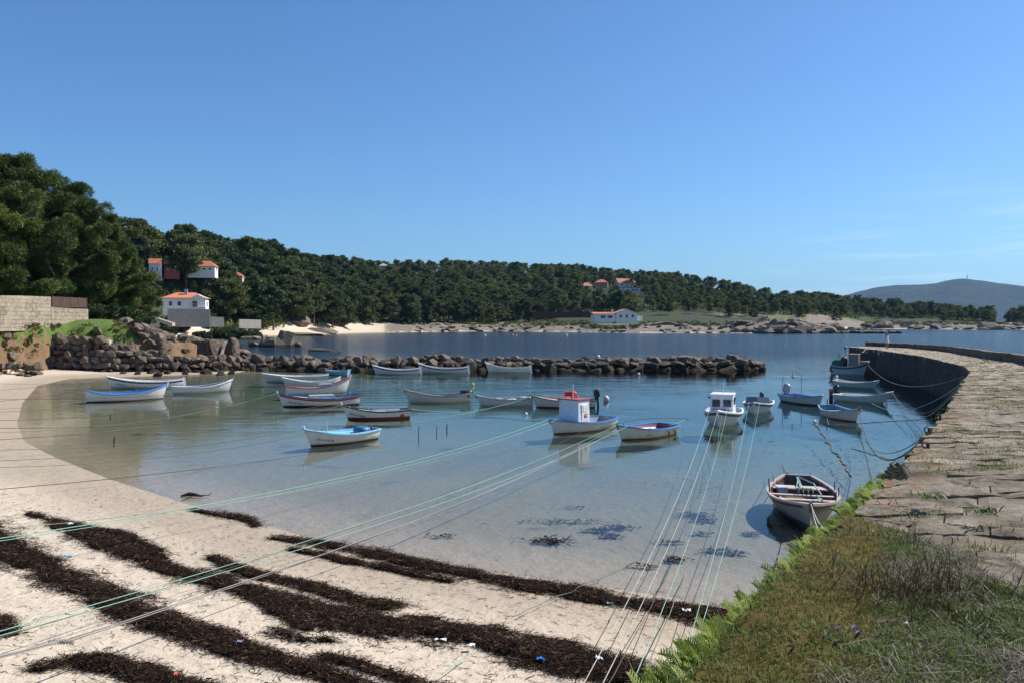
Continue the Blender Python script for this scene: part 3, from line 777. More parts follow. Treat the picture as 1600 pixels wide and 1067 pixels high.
def build_big_pines():
    # photo x of trunk, base z from ground, distance, top y, kind, seed, label
    rows = [(22, 104, 245, 'spread', 1, 1.15, 'tallest spreading pine, its trunk leaning behind the stone wall'),
            (-62, 100, 262, 'spread', 2, 1.2, 'spreading pine cut by the photo edge beside the tallest pine'),
            (100, 108, 296, 'spread', 3, 1.05, 'broad dense pine right of the tallest one above the brown fence'),
            (148, 118, 344, 'spread', 4, 1.15, 'middle-sized pine with curved limbs behind the brown fence end'),
            (196, 124, 392, 'full', 5, 1.25, 'lower rounded pine with foliage nearly to the ground by the beach'),
            (172, 140, 372, 'full', 6, 1.1, 'pine half hidden behind the lower rounded one')]
    for px, d, ytop, kind, seed, wid, lab in rows:
        x = (px - CX) / FPX * d; z = h1(x, d); H = CAMZ + (HOR - ytop) / FPX * d - z
        tr, V, T = pine_big(seed, H, kind)
        root = empty('pine_tree', (x, d, z - .2)); root.scale = (wid, wid, 1); tag(root, lab, 'pine tree')
        tr.build('trunk', M_BARK, root, True); link('crown', quad_mesh('crown', V, 4, M_PINE, False, T), root)
def pine_big(seed, H, kind):
    rng = np.random.default_rng(seed + 50); rr = random.Random(seed + 50); tr = MB()
    lean = (rr.uniform(-.05, .09) * H, rr.uniform(-.04, .04) * H)
    def axis(t): return Vector((lean[0] * t, lean[1] * t * t, H * t))
    br = H * .026; tr.tube([axis(k / 8) + Vector((rr.gauss(0, .01), rr.gauss(0, .01), 0)) * H * (k > 0) for k in range(8)], [br * (1.3 - k * .14) for k in range(8)], 9)
    cs = []; rs = []; lo = .2 if kind == 'spread' else .07
    nl = 44 if kind == 'spread' else 40
    for k in range(nl):
        f = (k + .5) / nl; t = lo + (1 - lo) * f
        rad = H * (.40 * (math.sin(math.pi * min(1, f * .66 + .33)) ** .62) if kind == 'spread' else .33 * ((1 - f) ** .6 * min(1, f * 4 + .6)) + .03)
        an = k * 2.4 + rr.uniform(-.5, .5); rad *= rr.uniform(.72, 1.08)
        root = axis(max(t - .12, .08)); tip = axis(t) + Vector((math.cos(an) * rad, math.sin(an) * rad, rr.uniform(-.05, .04) * H)); mid = root.lerp(tip, .5) + Vector((0, 0, -.035 * H))
        tr.tube([root, mid, tip], [br * .4, br * .26, br * .08], 6)
        for q in range(7):
            w = .42 + .62 * q / 6; c = root.lerp(tip, w) + Vector((rr.gauss(0, .035), rr.gauss(0, .035), rr.uniform(-.01, .04))) * H
            cs.append(tuple(c)); rs.append(H * rr.uniform(.030, .052))
    for q in range(12): c = axis(.955) + Vector((rr.gauss(0, .05), rr.gauss(0, .05), rr.uniform(-.05, .02))) * H; cs.append(tuple(c)); rs.append(H * rr.uniform(.03, .05))
    V, T = leaves(np.array(cs), np.array(rs), 520, .22, rng, .45, 1.7, .85, .2)
    return tr, V, T
build_big_pines()

# ------------------------------------------------------------------ shrubs on the bank and gardens
def shrub(name, p, r, label, seed, per=60, size=.25, n=14, mat=None, group=None, squash=.8):
    rng = np.random.default_rng(seed); cs = rng.normal(size=(n, 3)) * np.array([r[0] * .42, r[1] * .42, r[2] * .28]); cs[:, 2] = np.abs(cs[:, 2]) + r[2] * .25
    rs = rng.uniform(.28, .45, n) * min(r)
    V, T = leaves(cs, rs, per, size, rng, .4, 1.0, squash)
    root = empty(name, p); tag(root, label, 'shrub', group)
    st = MB()
    for k in range(5): c = cs[k]; st.tube([(0, 0, -.3), (c[0] * .5, c[1] * .5, c[2] * .6), tuple(c)], [.05 * min(r), .035 * min(r), .015 * min(r)], 5)
    st.build('stem', M_BARK, root); link('foliage', quad_mesh('foliage', V, 4, mat or M_BUSH, False, T), root)
    return root
def ground_at(px, d): x = (px - CX) / FPX * d; return Vector((x, d, h1(x, d)))
for i, (px, d, r, lab) in enumerate([(150, 104, (3.2, 2, 1.7), 'dense green shrub at the right end of the stone wall'), (172, 106, (2.6, 2, 1.9), 'round olive shrub below the lower pine'), (196, 108, (2.4, 2, 2.2), 'tall olive bush on the edge of the grassy bank'),
        (128, 112, (3, 2, 1.6), 'low shrub behind the brown fence'), (215, 112, (2.0, 1.8, 1.3), 'small bush where the bank drops to the beach'), (60, 112, (4, 2, 2.2), 'leafy garden shrub behind the stone wall')]):
    shrub('shrub', ground_at(px, d), r, lab, 40 + i, 150, .2, 22)
for i, (px, d, r, lab) in enumerate([(208, 256, (4, 3, 3), 'garden bush left of the concrete sea wall'), (255, 262, (4, 3, 4.5), 'tall dark bush between the two beach walls'), (282, 262, (3, 2, 2.5), 'bush before the villa front'), (338, 262, (4, 3, 3.6), 'green bush right of the villa'),
        (352, 268, (4, 3, 2.8), 'pale spiky bush by the garden path'), (372, 275, (5, 3, 3), 'yellowish bush above the beach end'), (392, 280, (5, 3, 2.6), 'light green bush at the beach end garden'), (325, 290, (6, 4, 5), 'large dark bush behind the villa'), (305, 300, (6, 4, 6), 'tall bush behind the villa roof'),
        (240, 285, (6, 4, 6.5), 'large bush left of the villa roof'), (268, 248, (1.6, 1.2, 1.4), 'small dark bush at the foot of the beach steps'), (312, 257, (3.4, 2, 1.9), 'bush showing over the top of the long beach wall'), (268, 258, (2.2, 2, 2.4), 'dark bush against the left corner of the villa'), (374, 268, (4, 2.5, 2.6), 'bush partly covering the tiny orange-roofed hut'), (350, 262, (3.4, 2.5, 2.4), 'shaggy bush above the low wall with gate'), (230, 262, (4, 3, 3.6), 'bush rising behind the pale rendered beach wall')]):
    shrub('shrub', ground_at(px, d), r, lab, 60 + i, 90, .5, 20, M_BUSH if i not in (4, 5, 6) else None)

# ------------------------------------------------------------------ houses and garden walls
M_WHITE = simple('white_render', (.76, .75, .72), .8, .05, 2, grime=((.45, .42, .36), .35))
M_TILE = simple('red_roof_tile', (.50, .17, .085), .8, .22, 9, bmp=.3)
M_GLASS = simple('dark_window', (.035, .045, .055), .15, .2, 2)
M_CREAM = simple('cream_render', (.58, .50, .38), .85, .08, 2)
M_BRICKR = simple('brown_brick', (.30, .17, .11), .9, .15, 5)
M_CONC = simple('grey_concrete', (.42, .365, .29), .9, .14, 1.2, bmp=.3, grime=((.16, .14, .11), .6))
M_WOODD = simple('brown_fence_wood', (.085, .04, .028), .8, .2, 5)
M_GREYM = simple('grey_metal', (.30, .31, .32), .5, .1, 5)
def masonry(name, a, b_, mort, sc, bh=.45, bw=1.1, rough_=.8):
    m, nt, b = newmat(name); L = nt.links.new
    br = N(nt, 'TexBrick'); br.inputs['Scale'].default_value = 1; br.inputs['Brick Width'].default_value = bw; br.inputs['Row Height'].default_value = bh
    br.inputs['Mortar Size'].default_value = .025; br.inputs['Color1'].default_value = (*a, 1); br.inputs['Color2'].default_value = (*b_, 1); br.inputs['Mortar'].default_value = (*mort, 1)
    br.inputs['Mortar Smooth'].default_value = .3
    t = coords(nt, 'Object'); mp = N(nt, 'Mapping'); mp.inputs['Rotation'].default_value = (math.pi / 2, 0, 0); mp.inputs['Scale'].default_value = (sc, sc, sc); L(t, mp.inputs[0])
    wob = N(nt, 'TexNoise'); wob.inputs['Scale'].default_value = 1.5; L(t, wob.inputs[0]); va = N(nt, 'VectorMath', operation='MULTIPLY_ADD'); L(wob.outputs['Color'], va.inputs[0]); va.inputs[1].default_value = (.35, .35, .35); L(mp.outputs[0], va.inputs[2]); L(va.outputs[0], br.inputs['Vector'])
    c = mixc(nt, mrange(nt, noise_(nt, 2.2, 8, .7, t), .4, .65, 0, .75), br.outputs['Color'], mort); c = mixc(nt, mrange(nt, noise_(nt, .7, 6, .7, t), .4, .65, 0, .5), c, tuple(min(1, k * 1.25) for k in a))
    L(c, b.inputs['Base Color']); b.inputs['Roughness'].default_value = .9
    bump(nt, b, math_(nt, 'SUBTRACT', noise_(nt, 6, 7, .7, t), br.outputs['Fac']), rough_, .06)
    return m
M_STONEW = masonry('pale_stone_wall', (.40, .33, .235), (.28, .23, .16), (.16, .125, .085), 1.0, .42, .72)
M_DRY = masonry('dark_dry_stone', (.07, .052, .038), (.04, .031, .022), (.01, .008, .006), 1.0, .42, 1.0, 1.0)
def house(name, label, p, rz, w, d, h, roof='hip', rh=1.6, wall=None, tile=None, windows=(), chimney=None, extras=None, over=.5, cat='house'):
    root = empty(name, p, rz); tag(root, label, cat); wall = wall or M_WHITE; tile = tile or M_TILE
    b = MB(); b.box((0, 0, h / 2 - 1), (w, d, h + 2)); 
    if roof == 'gable_front':  # gables face +-y
        for s in (-1, 1): b.add([(-w / 2, s * d / 2, h), (w / 2, s * d / 2, h), (0, s * d / 2, h + rh)], [[0, 1, 2] if s < 0 else [1, 0, 2]])
    if roof == 'gable_side':
        for s in (-1, 1): b.add([(s * w / 2, -d / 2, h), (s * w / 2, d / 2, h), (s * w / 2, 0, h + rh)], [[0, 1, 2] if s > 0 else [1, 0, 2]])
    b.build('wall', wall, root)
    W, D = w / 2 + over, d / 2 + over; t = .14; r = MB(); hz = h - over * rh / (w / 2 if roof == 'gable_front' else d / 2)
    if roof == 'hip':
        k = min(W, D) * .95; hz = h
        top = [(-W + k, 0, h + rh), (W - k, 0, h + rh)]
        v = [(-W, -D, hz), (W, -D, hz), (W, D, hz), (-W, D, hz)] + top; v += [(x, y, z - t) for x, y, z in v[:4]]
        r.add(v, [[0, 1, 5, 4], [1, 2, 5], [2, 3, 4, 5], [3, 0, 4], [6, 7, 1, 0], [7, 8, 2, 1], [8, 9, 3, 2], [9, 6, 0, 3], [9, 8, 7, 6]])
    elif roof == 'gable_front':
        for s in (-1, 1):
            v = [(0, -D, h + rh + t), (s * W, -D, hz + t), (s * W, D, hz + t), (0, D, h + rh + t)]; v += [(x, y, z - t + .004) for x, y, z in v]
            r.add(v, [[0, 1, 2, 3], [7, 6, 5, 4], [0, 4, 5, 1], [1, 5, 6, 2], [2, 6, 7, 3], [3, 7, 4, 0]])
    elif roof == 'gable_side':
        for s in (-1, 1):
            v = [(-W, 0, h + rh + t), (-W, s * D, hz + t), (W, s * D, hz + t), (W, 0, h + rh + t)]; v += [(x, y, z - t + .004) for x, y, z in v]
            r.add(v, [[0, 1, 2, 3], [7, 6, 5, 4], [0, 4, 5, 1], [1, 5, 6, 2], [2, 6, 7, 3], [3, 7, 4, 0]])
    elif roof == 'flat': r.box((0, 0, h + .12), (w + .5, d + .5, .22))
    ro = r.build('roof', tile, root)
    if chimney:
        c = MB(); c.box((chimney[0], chimney[1], h + rh * .6), (.9, .8, rh * 1.2 + 1.0)); c.box((chimney[0], chimney[1], h + rh * 1.2 + .6), (1.1, 1.0, .15)); c.build('chimney', chimney[2] if len(chimney) > 2 else M_WHITE, ro)
    for wx, wz, ww, wh, face in windows:
        g = MB(); f = MB(); e = .12
        if face == 'f': g.box((wx, -d / 2 - .02, wz), (ww, .05, wh)); [f.box((wx + s * (ww / 2 + e / 2), -d / 2 - .05, wz), (e, .12, wh + 2 * e)) for s in (-1, 1)]; f.box((wx, -d / 2 - .06, wz - wh / 2 - e / 2), (ww, .14, e)); f.box((wx, -d / 2 - .05, wz + wh / 2 + e / 2), (ww, .12, e))
        else:
            s = 1 if face == 'r' else -1; g.box((s * (w / 2 + .02), wx, wz), (.05, ww, wh)); f.box((s * (w / 2 + .05), wx, wz - wh / 2 - e / 2), (.12, ww + .2, e))
        wo = g.build('window', M_GLASS, root); f.build('frame', M_WHITE, wo)
    return root
def Pz(px, py, d): v = PD(px, py, d); return v
# villa behind the beach wall
v = Pz(291, 483, 264)
def w2(px): return px / FPX * 264
vr = house('villa', 'white villa with orange tiled hip roof and blue-grey chimney above the beach wall', v, R(12), 12.6, 7.5, 3.4, 'hip', 1.8, None, simple('orange_roof_tile', (.62, .22, .09), .8, .2, 8),
      [(-4.0, 1.6, .9, 1.3, 'f'), (-1.4, 1.6, 1.0, 1.3, 'f'), (3.2, 1.4, 1.4, 2.0, 'f'), (0, 1.6, 1.6, 1.4, 'r')], (.2, -1.2, simple('blue_grey_paint', (.30, .36, .52), .7)))
g = MB(); g.box((4.4, -4.6, .35), (4.6, 2.2, .25)); [g.box((x, -5.5, 1.7), (.18, .18, 2.6)) for x in (2.3, 4.4, 6.5)]; g.build('terrace', M_WHITE, vr)
g = MB(); [g.box((2.2 + k * .36, -5.65, .95), (.07, .07, 1.0)) for k in range(13)]; g.box((4.4, -5.65, 1.5), (4.6, .09, .09)); g.build('railing', simple('pale_blue_rail', (.45, .62, .72), .6), vr)
g = MB(); g.add([(1.9, -5.9, 3.25), (6.9, -5.9, 3.25), (4.4, -5.9, 4.5), (1.9, -1.5, 3.25), (6.9, -1.5, 3.25), (4.4, -1.5, 4.5)], [[0, 1, 2], [1, 4, 5, 2], [0, 2, 5, 3], [3, 4, 1, 0][::-1], [4, 3, 5]]); g.build('porch_gable', M_WHITE, vr)
def far_house(px0, px1, ybase, ytop, d, roof, label, wall=None, tile=None, depth=.7, rz=0.1, win=3, rfrac=.38, name='house', cat='house', chim=None):
    d = solve_d((px0 + px1) / 2, ybase, d) if d > 200 and not (px0 < 400 and ybase < 440) else d
    p = Pz((px0 + px1) / 2, ybase, d); w = (px1 - px0) / FPX * d; H = (ybase - ytop) / FPX * d; h = H * (1 - rfrac); wi = []
    for k in range(win): wi.append(((k + .5) / win * w * .84 - w * .42, h * .52, w * .09, h * .3, 'f'))
    wi.append((0, h * .52, w * .12, h * .3, 'r'))
    return house(name, label, p, rz, w / 1.03, w * depth, h, roof, H * rfrac, wall, tile, wi, chim, over=.04 * w)
far_house(137, 158, 480, 446, 165, 'flat', 'tall white block with red-framed windows glimpsed behind the bank pines', None, M_TILE, .7, .2, 3, .05)
far_house(215, 236, 478, 466, 255, 'hip', 'small grey-roofed garden house left of the villa', M_CREAM, M_GREYM, .8, .1, 1, .4)
far_house(362, 383, 485, 477, 275, 'hip', 'tiny hut with orange roof in the garden right of the villa', M_BRICKR, M_TILE, .8, .1, 1, .6)
far_house(234, 252, 430, 405, 292, 'gable_side', 'white and blue house seen between bare pine trunks', None, M_TILE, .7, .3, 2, .3)
far_house(258, 280, 428, 407, 297, 'gable_side', 'red-walled house behind the pine trunks', simple('red_render', (.36, .09, .06), .8), M_TILE, .7, .3, 2, .3)
far_house(296, 338, 426, 408, 302, 'hip', 'long house with broad orange-red roof high in the left pines', None, M_TILE, .5, .12, 4, .5)
far_house(360, 380, 438, 426, 330, 'hip', 'house with only its dull red roof showing above the pines', M_CREAM, M_TILE, .7, .1, 2, .5)
far_house(592, 606, 428, 412, 640, 'hip', 'stone tower house standing on the skyline of the hill', M_CREAM, M_CONC, .9, .2, 1, .25)
far_house(907, 925, 453, 442, 640, 'hip', 'left of the three hillside houses, with a low red hip roof', None, M_TILE, .7, .2, 2, .5)
far_house(930, 950, 451, 437, 655, 'hip', 'brown brick house with red roof between two whiter hillside houses', M_BRICKR, M_TILE, .8, -.2, 2, .35)
far_house(962, 990, 449, 436, 655, 'gable_side', 'largest white hillside house with a steep red gable roof', None, M_TILE, .7, .25, 3, .5)
far_house(941, 960, 455, 450.5, 630, 'flat', 'pale blue-grey flat shed below the brown brick house', None, M_GREYM, .6, .1, 2, .1)
far_house(966, 1000, 456, 450, 630, 'flat', 'long white terrace building below the largest hillside house', None, M_TILE, .4, .1, 4, .1)
# white bungalow on the far shore: two joined wings
p = Pz(962, 500, 436); b1 = house('bungalow', 'long white bungalow with orange gable roof on the far shore', p + Vector((4.6, 0, 0)), R(8), 11.4, 9, 3.5, 'gable_front', 2.0, None, simple('bungalow_tile', (.55, .22, .11), .8, .2), [(-3.2, 1.9, 1.1, 1.4, 'f'), (0, 1.9, 1.1, 1.4, 'f'), (3.2, 1.9, 1.1, 1.4, 'f')], over=.25)
q = MB(); q.box((-11.6, -.5, .8), (11.4, 7.4, 4.2)); q.build('side_wing', M_WHITE, b1)
q = MB(); q.add([(-17.6, -4.5, 2.95), (-5.6, -4.5, 2.95), (-5.6, 3.5, 3.9), (-17.6, 3.5, 3.9), (-17.6, -4.5, 3.1), (-5.6, -4.5, 3.1), (-5.6, 3.5, 4.05), (-17.6, 3.5, 4.05)], [[4, 5, 6, 7], [3, 2, 1, 0], [0, 1, 5, 4], [1, 2, 6, 5], [2, 3, 7, 6], [3, 0, 4, 7]]); q.build('wing_roof', M_TILE, b1)
for x in (-12.6, -8.9): q = MB(); q.box((x, -4.24, 1.5), (2.4, .08, 1.2)); q.build('window', M_GLASS, b1)
q = MB(); q.box((-6.6, 0, 4.6), (1.0, 1.0, 1.6)); q.build('chimney', M_WHITE, b1)
q = MB(); q.box((8.2, 1, .8), (4, .3, 2.8)); q.build('yard_wall', M_WHITE, b1)

def wall_run(name, label, pts, thick, mat, cat='wall', cap=None):
    """pts: (px, ybase, ytop, d): a wall standing along those places"""
    b = MB(); A = [Pz(a, yb, d) for a, yb, yt, d in pts]; T = [CAMZ - (yt - HOR) / FPX * d for a, yb, yt, d in pts]
    org = A[0].copy(); dirv = (A[-1] - A[0]); ang = math.atan2(dirv.y, dirv.x)
    root_m = Matrix.Rotation(-ang, 4, 'Z')
    for i in range(len(A) - 1):
        a, c = A[i], A[i + 1]; nn = Vector((-(c - a).y, (c - a).x, 0)).normalized() * thick
        v = [a, c, c + nn, a + nn]; za = [a.z - 1.2, c.z - 1.2, c.z - 1.2, a.z - 1.2]; zt = [T[i], T[i + 1], T[i + 1], T[i]]
        V = [Vector((p.x, p.y, z)) for p, z in zip(v, za)] + [Vector((p.x, p.y, z)) for p, z in zip(v, zt)]
        V = [tuple(root_m @ (p - Vector((org.x, org.y, 0)))) for p in V]
        b.add(V, [[0, 3, 2, 1], [4, 5, 6, 7], [0, 1, 5, 4], [1, 2, 6, 5], [2, 3, 7, 6], [3, 0, 4, 7]])
    o = b.build(name, mat); o.location = (org.x, org.y, 0); o.rotation_euler = (0, 0, ang)
    return tag(o, label, cat)
wall_run('stone_wall', 'high pale block wall on the grassy bank in front of the pines', [(-160, 500, 459, 72), (-40, 499, 461.5, 79), (32, 499, 462.5, 85), (80, 498, 464, 90)], .5, M_STONEW)
wall_run('stone_wall', 'lower step of pale block wall under the brown fence', [(80.5, 499, 480, 90.1), (110, 500, 482, 94), (138, 501, 483, 98)], .5, M_STONEW)
fr = empty('board_fence', PD(80, 480, 90.2)); tag(fr, 'dark brown board fence standing on the lower stone wall', 'fence')
a, c = PD(81, 480.5, 90.3), PD(135, 482.5, 97.6); nb = 22; b = MB(); pm = MB()
for k in range(nb):
    q = a.lerp(c, (k + .5) / nb) - PD(80, 480, 90.2); wd = (c - a).length / nb * .93; ang = math.atan2((c - a).y, (c - a).x)
    b.box((q.x, q.y, .6 + random.uniform(-.02, .02)), (wd, .035, 1.12), ang)
b.build('board', M_WOODD, fr)
for k in range(5): q = a.lerp(c, k / 4) - PD(80, 480, 90.2); pm.box((q.x, q.y + .07, .58), (.09, .09, 1.3), 0)
pm.build('post', M_WOODD, fr)
wall_run('low_wall', 'low worn dry-stone wall along the lip of the bank above the beach', [(-60, 520, 508, 82), (0, 518, 508, 85.5), (30, 518, 508, 87.5), (58, 519, 510, 89)], .6, M_DRY)
wall_run('sea_wall', 'pale rendered beach wall left of the villa steps', [(213, 506, 482, 247), (249, 506, 482.5, 249)], .5, M_CONC)
wall_run('sea_wall', 'long grey concrete beach wall in front of the villa', [(262, 505, 482.5, 250), (328, 505, 483.5, 253)], .5, M_CONC)
wall_run('sea_wall', 'short low concrete wall with gate right of the villa wall', [(329, 505, 495, 255), (350, 505, 496, 257)], .4, M_CONC)
wall_run('sea_wall', 'weathered low beach wall under the pale bushes', [(374, 507, 499, 262), (408, 508, 500, 268)], .4, M_CONC)
wall_run('garden_wall', 'dark long garden wall left of the white bungalow', [(832, 494, 487.5, 462), (926, 493, 487, 448)], .4, M_WOODD)
rp = MB(); A = PD(249, 500, 247); 
for k in range(8): q = PD(247 + k * 3.2, 497 + k * 1.05, 246); rp.box((q.x, q.y, q.z - .5), (.75, 2.2, 1.0))
tag(rp.build('beach_steps', M_CONC), 'concrete steps running down to the sand between the two beach walls', 'steps')

# ------------------------------------------------------------------ stone pier
EDGE = [(-7, -8.0, 4.0), (-1.35, 0.2, 3.95)] + [tuple(P(px, py, z)) for px, py, z in [(1072, 1067, 3.87), (1210, 930, 3.84), (1350, 782, 3.78), (1402, 735, 3.68), (1450, 676, 3.5), (1480, 638, 3.28), (1502, 602, 3.0), (1517, 580, 2.85)]]
EDGE += [tuple(P(px, py, z)) for px, py, z in [(1505, 571, 2.72), (1440, 556, 2.58), (1370, 546, 2.46), (1327, 541.5, 2.40)]]
EDGE = [Vector(e) for e in EDGE]
PAR = [(12.5, -8, 4.0), (12.6, 6, 3.86), (13.5, 14, 3.5), (18.4, 26, 3.25), (26.5, 40, 3.0)] + [tuple(P(px, py, z)) for px, py, z in [(1592, 566.5, 2.95), (1545, 560, 2.86), (1480, 549, 2.66), (1424, 544, 2.52), (1375, 541.4, 2.44), (1352, 541, 2.40)]]
PAR = [Vector(e) for e in PAR]
def arclen(pts):
    s = [0]
    for a, b in zip(pts[:-1], pts[1:]): s.append(s[-1] + (b - a).length)
    return np.array(s)
def along(pts, S, u):
    i = np.clip(np.searchsorted(S, u) - 1, 0, len(pts) - 2); t = (u - S[i]) / (S[i + 1] - S[i]); A = np.array([p[:] for p in pts]); t = np.asarray(t)[..., None]
    return A[i] * (1 - t) + A[i + 1] * t
SE, SP = arclen(EDGE), arclen(PAR)
# matched parameter so that a row runs straight across the pier
KE = np.array([0, 8.2 / 1, SE[2], SE[4], SE[6], SE[8], SE[9], SE[11], SE[12], SE[13]])
KP = np.array([0, SP[1] * .55, SP[1] * .8, SP[1] * 1.1, SP[2] + 1, SP[3] + 2, SP[5] - 1, SP[7], SP[8], SP[10]])
KE[1] = SE[1]
def deck(u, w):
    """u: arc length along the water edge, w: 0 at that edge .. 1 at the parapet"""
    e = along(EDGE, SE, np.clip(u, 0, SE[-1] - 1e-4)); p = along(PAR, SP, np.clip(np.interp(u, KE, KP), 0, SP[-1] - 1e-4)); w = np.asarray(w)[..., None]
    return e * (1 - w) + p * w
def pier_material(name, base=1.0, grass=True):
    m, nt, b = newmat(name); L = nt.links.new; wp = worldpos(nt); at = N(nt, 'Attribute'); at.attribute_name = 'tint'
    c = ramp(nt, noise_(nt, 1.7, 10, .74, wp), [(.28, (.11, .088, .068)), (.43, (.31, .26, .195)), (.58, (.50, .43, .335)), (.78, (.70, .62, .50))])
    tt = ramp(nt, at.outputs['Fac'], [(0, (.80, .75, .70)), (.5, (1.0, .96, .92)), (1, (1.15, 1.12, 1.08))]); c = mixc(nt, 1.0, c, tt, 'MULTIPLY')
    c = mixc(nt, mrange(nt, noise_(nt, 24, 6, .7, wp), .55, .72, 0, .55), c, (.13, .105, .08))
    g2 = mrange(nt, noise_(nt, 1.1, 10, .8, wp), .5, .60, 0, .85); c = mixc(nt, g2, c, (.115, .10, .055))
    li = N(nt, 'Attribute'); li.attribute_name = 'lichen'; lf = math_(nt, 'MULTIPLY', li.outputs['Fac'], mrange(nt, noise_(nt, 4.5, 9, .78, wp), .53, .60)); c = mixc(nt, lf, c, (.50, .20, .045))
    L(c, b.inputs['Base Color']); b.inputs['Roughness'].default_value = .92; b.inputs['Specular IOR Level'].default_value = .2
    bump(nt, b, math_(nt, 'ADD', noise_(nt, 7, 10, .8, wp), math_(nt, 'MULTIPLY', noise_(nt, 45, 5, .8, wp), .35)), 1.0, .10)
    return m
M_PIER = pier_material('pier_granite')
def build_pier():
    root = empty('pier', EDGE[4]); tag(root, 'long worn granite pier curving out into the bay, grass in its joints', 'pier')
    rng = random.Random(3); nr = np.random.default_rng(3)
    V = []; F = []; T = []; LI = []; n = 0
    def jit(ub, wm): return (fbm(wm * 1.7 + ub * 37.0, wm * 0 + ub * 11.0, 4, 3) - .5) * .30
    u = SE[0]
    while u < SE[-1] - .2:
        far = u > 45
        du = rng.uniform(.22, .62) * (1.5 if far else 1); u2 = min(u + du, SE[-1] - .01); Wd = float(np.linalg.norm(deck(np.array([u]), np.array([1.]))[0] - deck(np.array([u]), np.array([0.]))[0]))
        w = 0.0; first = True; out0 = rng.uniform(-.10, .06)
        while w < 1:
            dw = rng.uniform(.45, 1.5) / Wd; w2_ = min(1.0, w + dw); 
            if 1 - w2_ < .4 / Wd: w2_ = 1.0
            g = .004 + rng.random() ** 2 * .03
            nu_, nw_ = (7, 14) if u < 20 else ((4, 7) if not far else (3, 4))
            a = np.linspace(u + g, u2 - g, nu_); g2 = g * .3; b = np.linspace(w + (g2 / Wd if not first else out0 / Wd), w2_ - g2 / Wd, nw_)
            U_, W_ = np.meshgrid(a, b, indexing='ij')
            # ragged joints: neighbours share the same wavy line
            k_ = (U_ - u) / (u2 - u); U_ = U_ + jit(u, W_ * Wd) * (1 - k_) + jit(u2, W_ * Wd) * k_
            pos = deck(U_.ravel(), W_.ravel()).reshape(nu_, nw_, 3)
            tilt = rng.uniform(-.014, .014); up = rng.uniform(-.016, .012)
            zz = pos[..., 2] + up + tilt * np.linspace(-1, 1, nw_)[None, :] + rng.uniform(-.012, .012) * np.linspace(-1, 1, nu_)[:, None] + (fbm(pos[..., 0] * 3, pos[..., 1] * 3, 12) - .5) * .09 + (fbm(pos[..., 0] * 14, pos[..., 1] * 14, 13, 3) - .5) * .03
            edge = np.zeros((nu_, nw_)); edge[0] = edge[-1] = 1; edge[:, 0] = edge[:, -1] = 1; zz -= edge * .022
            pos = pos.copy(); pos[..., 2] = zz
            # skirt ring
            ring = [(0, j) for j in range(nw_)] + [(i, nw_ - 1) for i in range(1, nu_)] + [(nu_ - 1, j) for j in range(nw_ - 2, -1, -1)] + [(i, 0) for i in range(nu_ - 2, 0, -1)]
            idx = lambda i, j: n + i * nw_ + j
            V.append(pos.reshape(-1, 3)); sk = np.array([pos[i, j] for i, j in ring]); sk[:, 2] -= .22 if not first else .5; V.append(sk)
            for i in range(nu_ - 1):
                for j in range(nw_ - 1): F.append([idx(i, j), idx(i, j + 1), idx(i + 1, j + 1), idx(i + 1, j)][::-1])
            m0 = n + nu_ * nw_
            for q in range(len(ring)):
                q2 = (q + 1) % len(ring); F.append([idx(*ring[q]), m0 + q, m0 + q2, idx(*ring[q2])][::-1])
            cnt = nu_ * nw_ + len(ring); T.append(np.full(cnt, rng.random())); 
            lv = np.zeros(cnt); 
            if first: lv[:nu_ * nw_] = np.tile((np.linspace(0, 1, nw_) * (w2_ - w) * Wd < .55).astype(float), nu_) * (u > 12) * rng.uniform(.5, 1)
            LI.append(lv); n += cnt
            w = w2_; first = False
        u = u2
    me = quad_mesh('paving', np.concatenate(V), 4, M_PIER, False, np.concatenate(T), np.array(F)); a = me.attributes.new('lichen', 'FLOAT', 'POINT'); a.data.foreach_set('value', np.concatenate(LI).astype(np.float32))
    o = link('paving', me, root); o.matrix_parent_inverse = Matrix.Translation(-root.location)
    # fill between the slabs
    us = np.linspace(0, SE[-1] - .02, 420); ws = np.linspace(0.008, .99, 24); U_, W_ = np.meshgrid(us, ws, indexing='ij'); pos = deck(U_.ravel(), W_.ravel()); pos[:, 2] += -.045 + (fbm(pos[:, 0] * 2, pos[:, 1] * 2, 6) - .5) * .10
    ms, nt, bs = newmat('joint_soil'); wp = worldpos(nt); c = ramp(nt, noise_(nt, 3, 8, .7, wp), [(.35, (.045, .032, .022)), (.5, (.09, .07, .035)), (.65, (.07, .085, .025))]); nt.links.new(c, bs.inputs['Base Color']); bs.inputs['Roughness'].default_value = 1
    o = link('joint_fill', quad_mesh('joint_fill', pos, 4, ms, True, F=grid_faces(len(us), len(ws))[:, ::-1]), root); o.matrix_parent_inverse = Matrix.Translation(-root.location)
    # faces of the pier
    def face(pts, S, name, off, zb=-3.0, mat=None, tr=-.06):
        us = np.linspace(0, S[-1] - 1e-3, 300); A = along(pts, S, us); rows = []
        for k in range(14):
            t = k / 13; B = A.copy(); B[:, 2] = (A[:, 2] + tr) * (1 - t) + zb * t; dv = np.gradient(A[:, :2], axis=0); nn = np.stack([-dv[:, 1], dv[:, 0]], 1); nn /= np.linalg.norm(nn, axis=1)[:, None] + 1e-9
            B[:, :2] += nn * (off + .05 * (fbm(us * 1.8, B[:, 2] * 3, 9)[:, None] - .5) * 2 + t * .25 * np.sign(off)); rows.append(B)
        b = MB(); b.grid(np.array(rows).transpose(1, 0, 2)); oo = b.build(name, mat or M_DRY, root); oo.matrix_parent_inverse = Matrix.Translation(-root.location); return oo
    face(EDGE, SE, 'side_wall', .03); face(PAR, SP, 'side_wall', -.9)
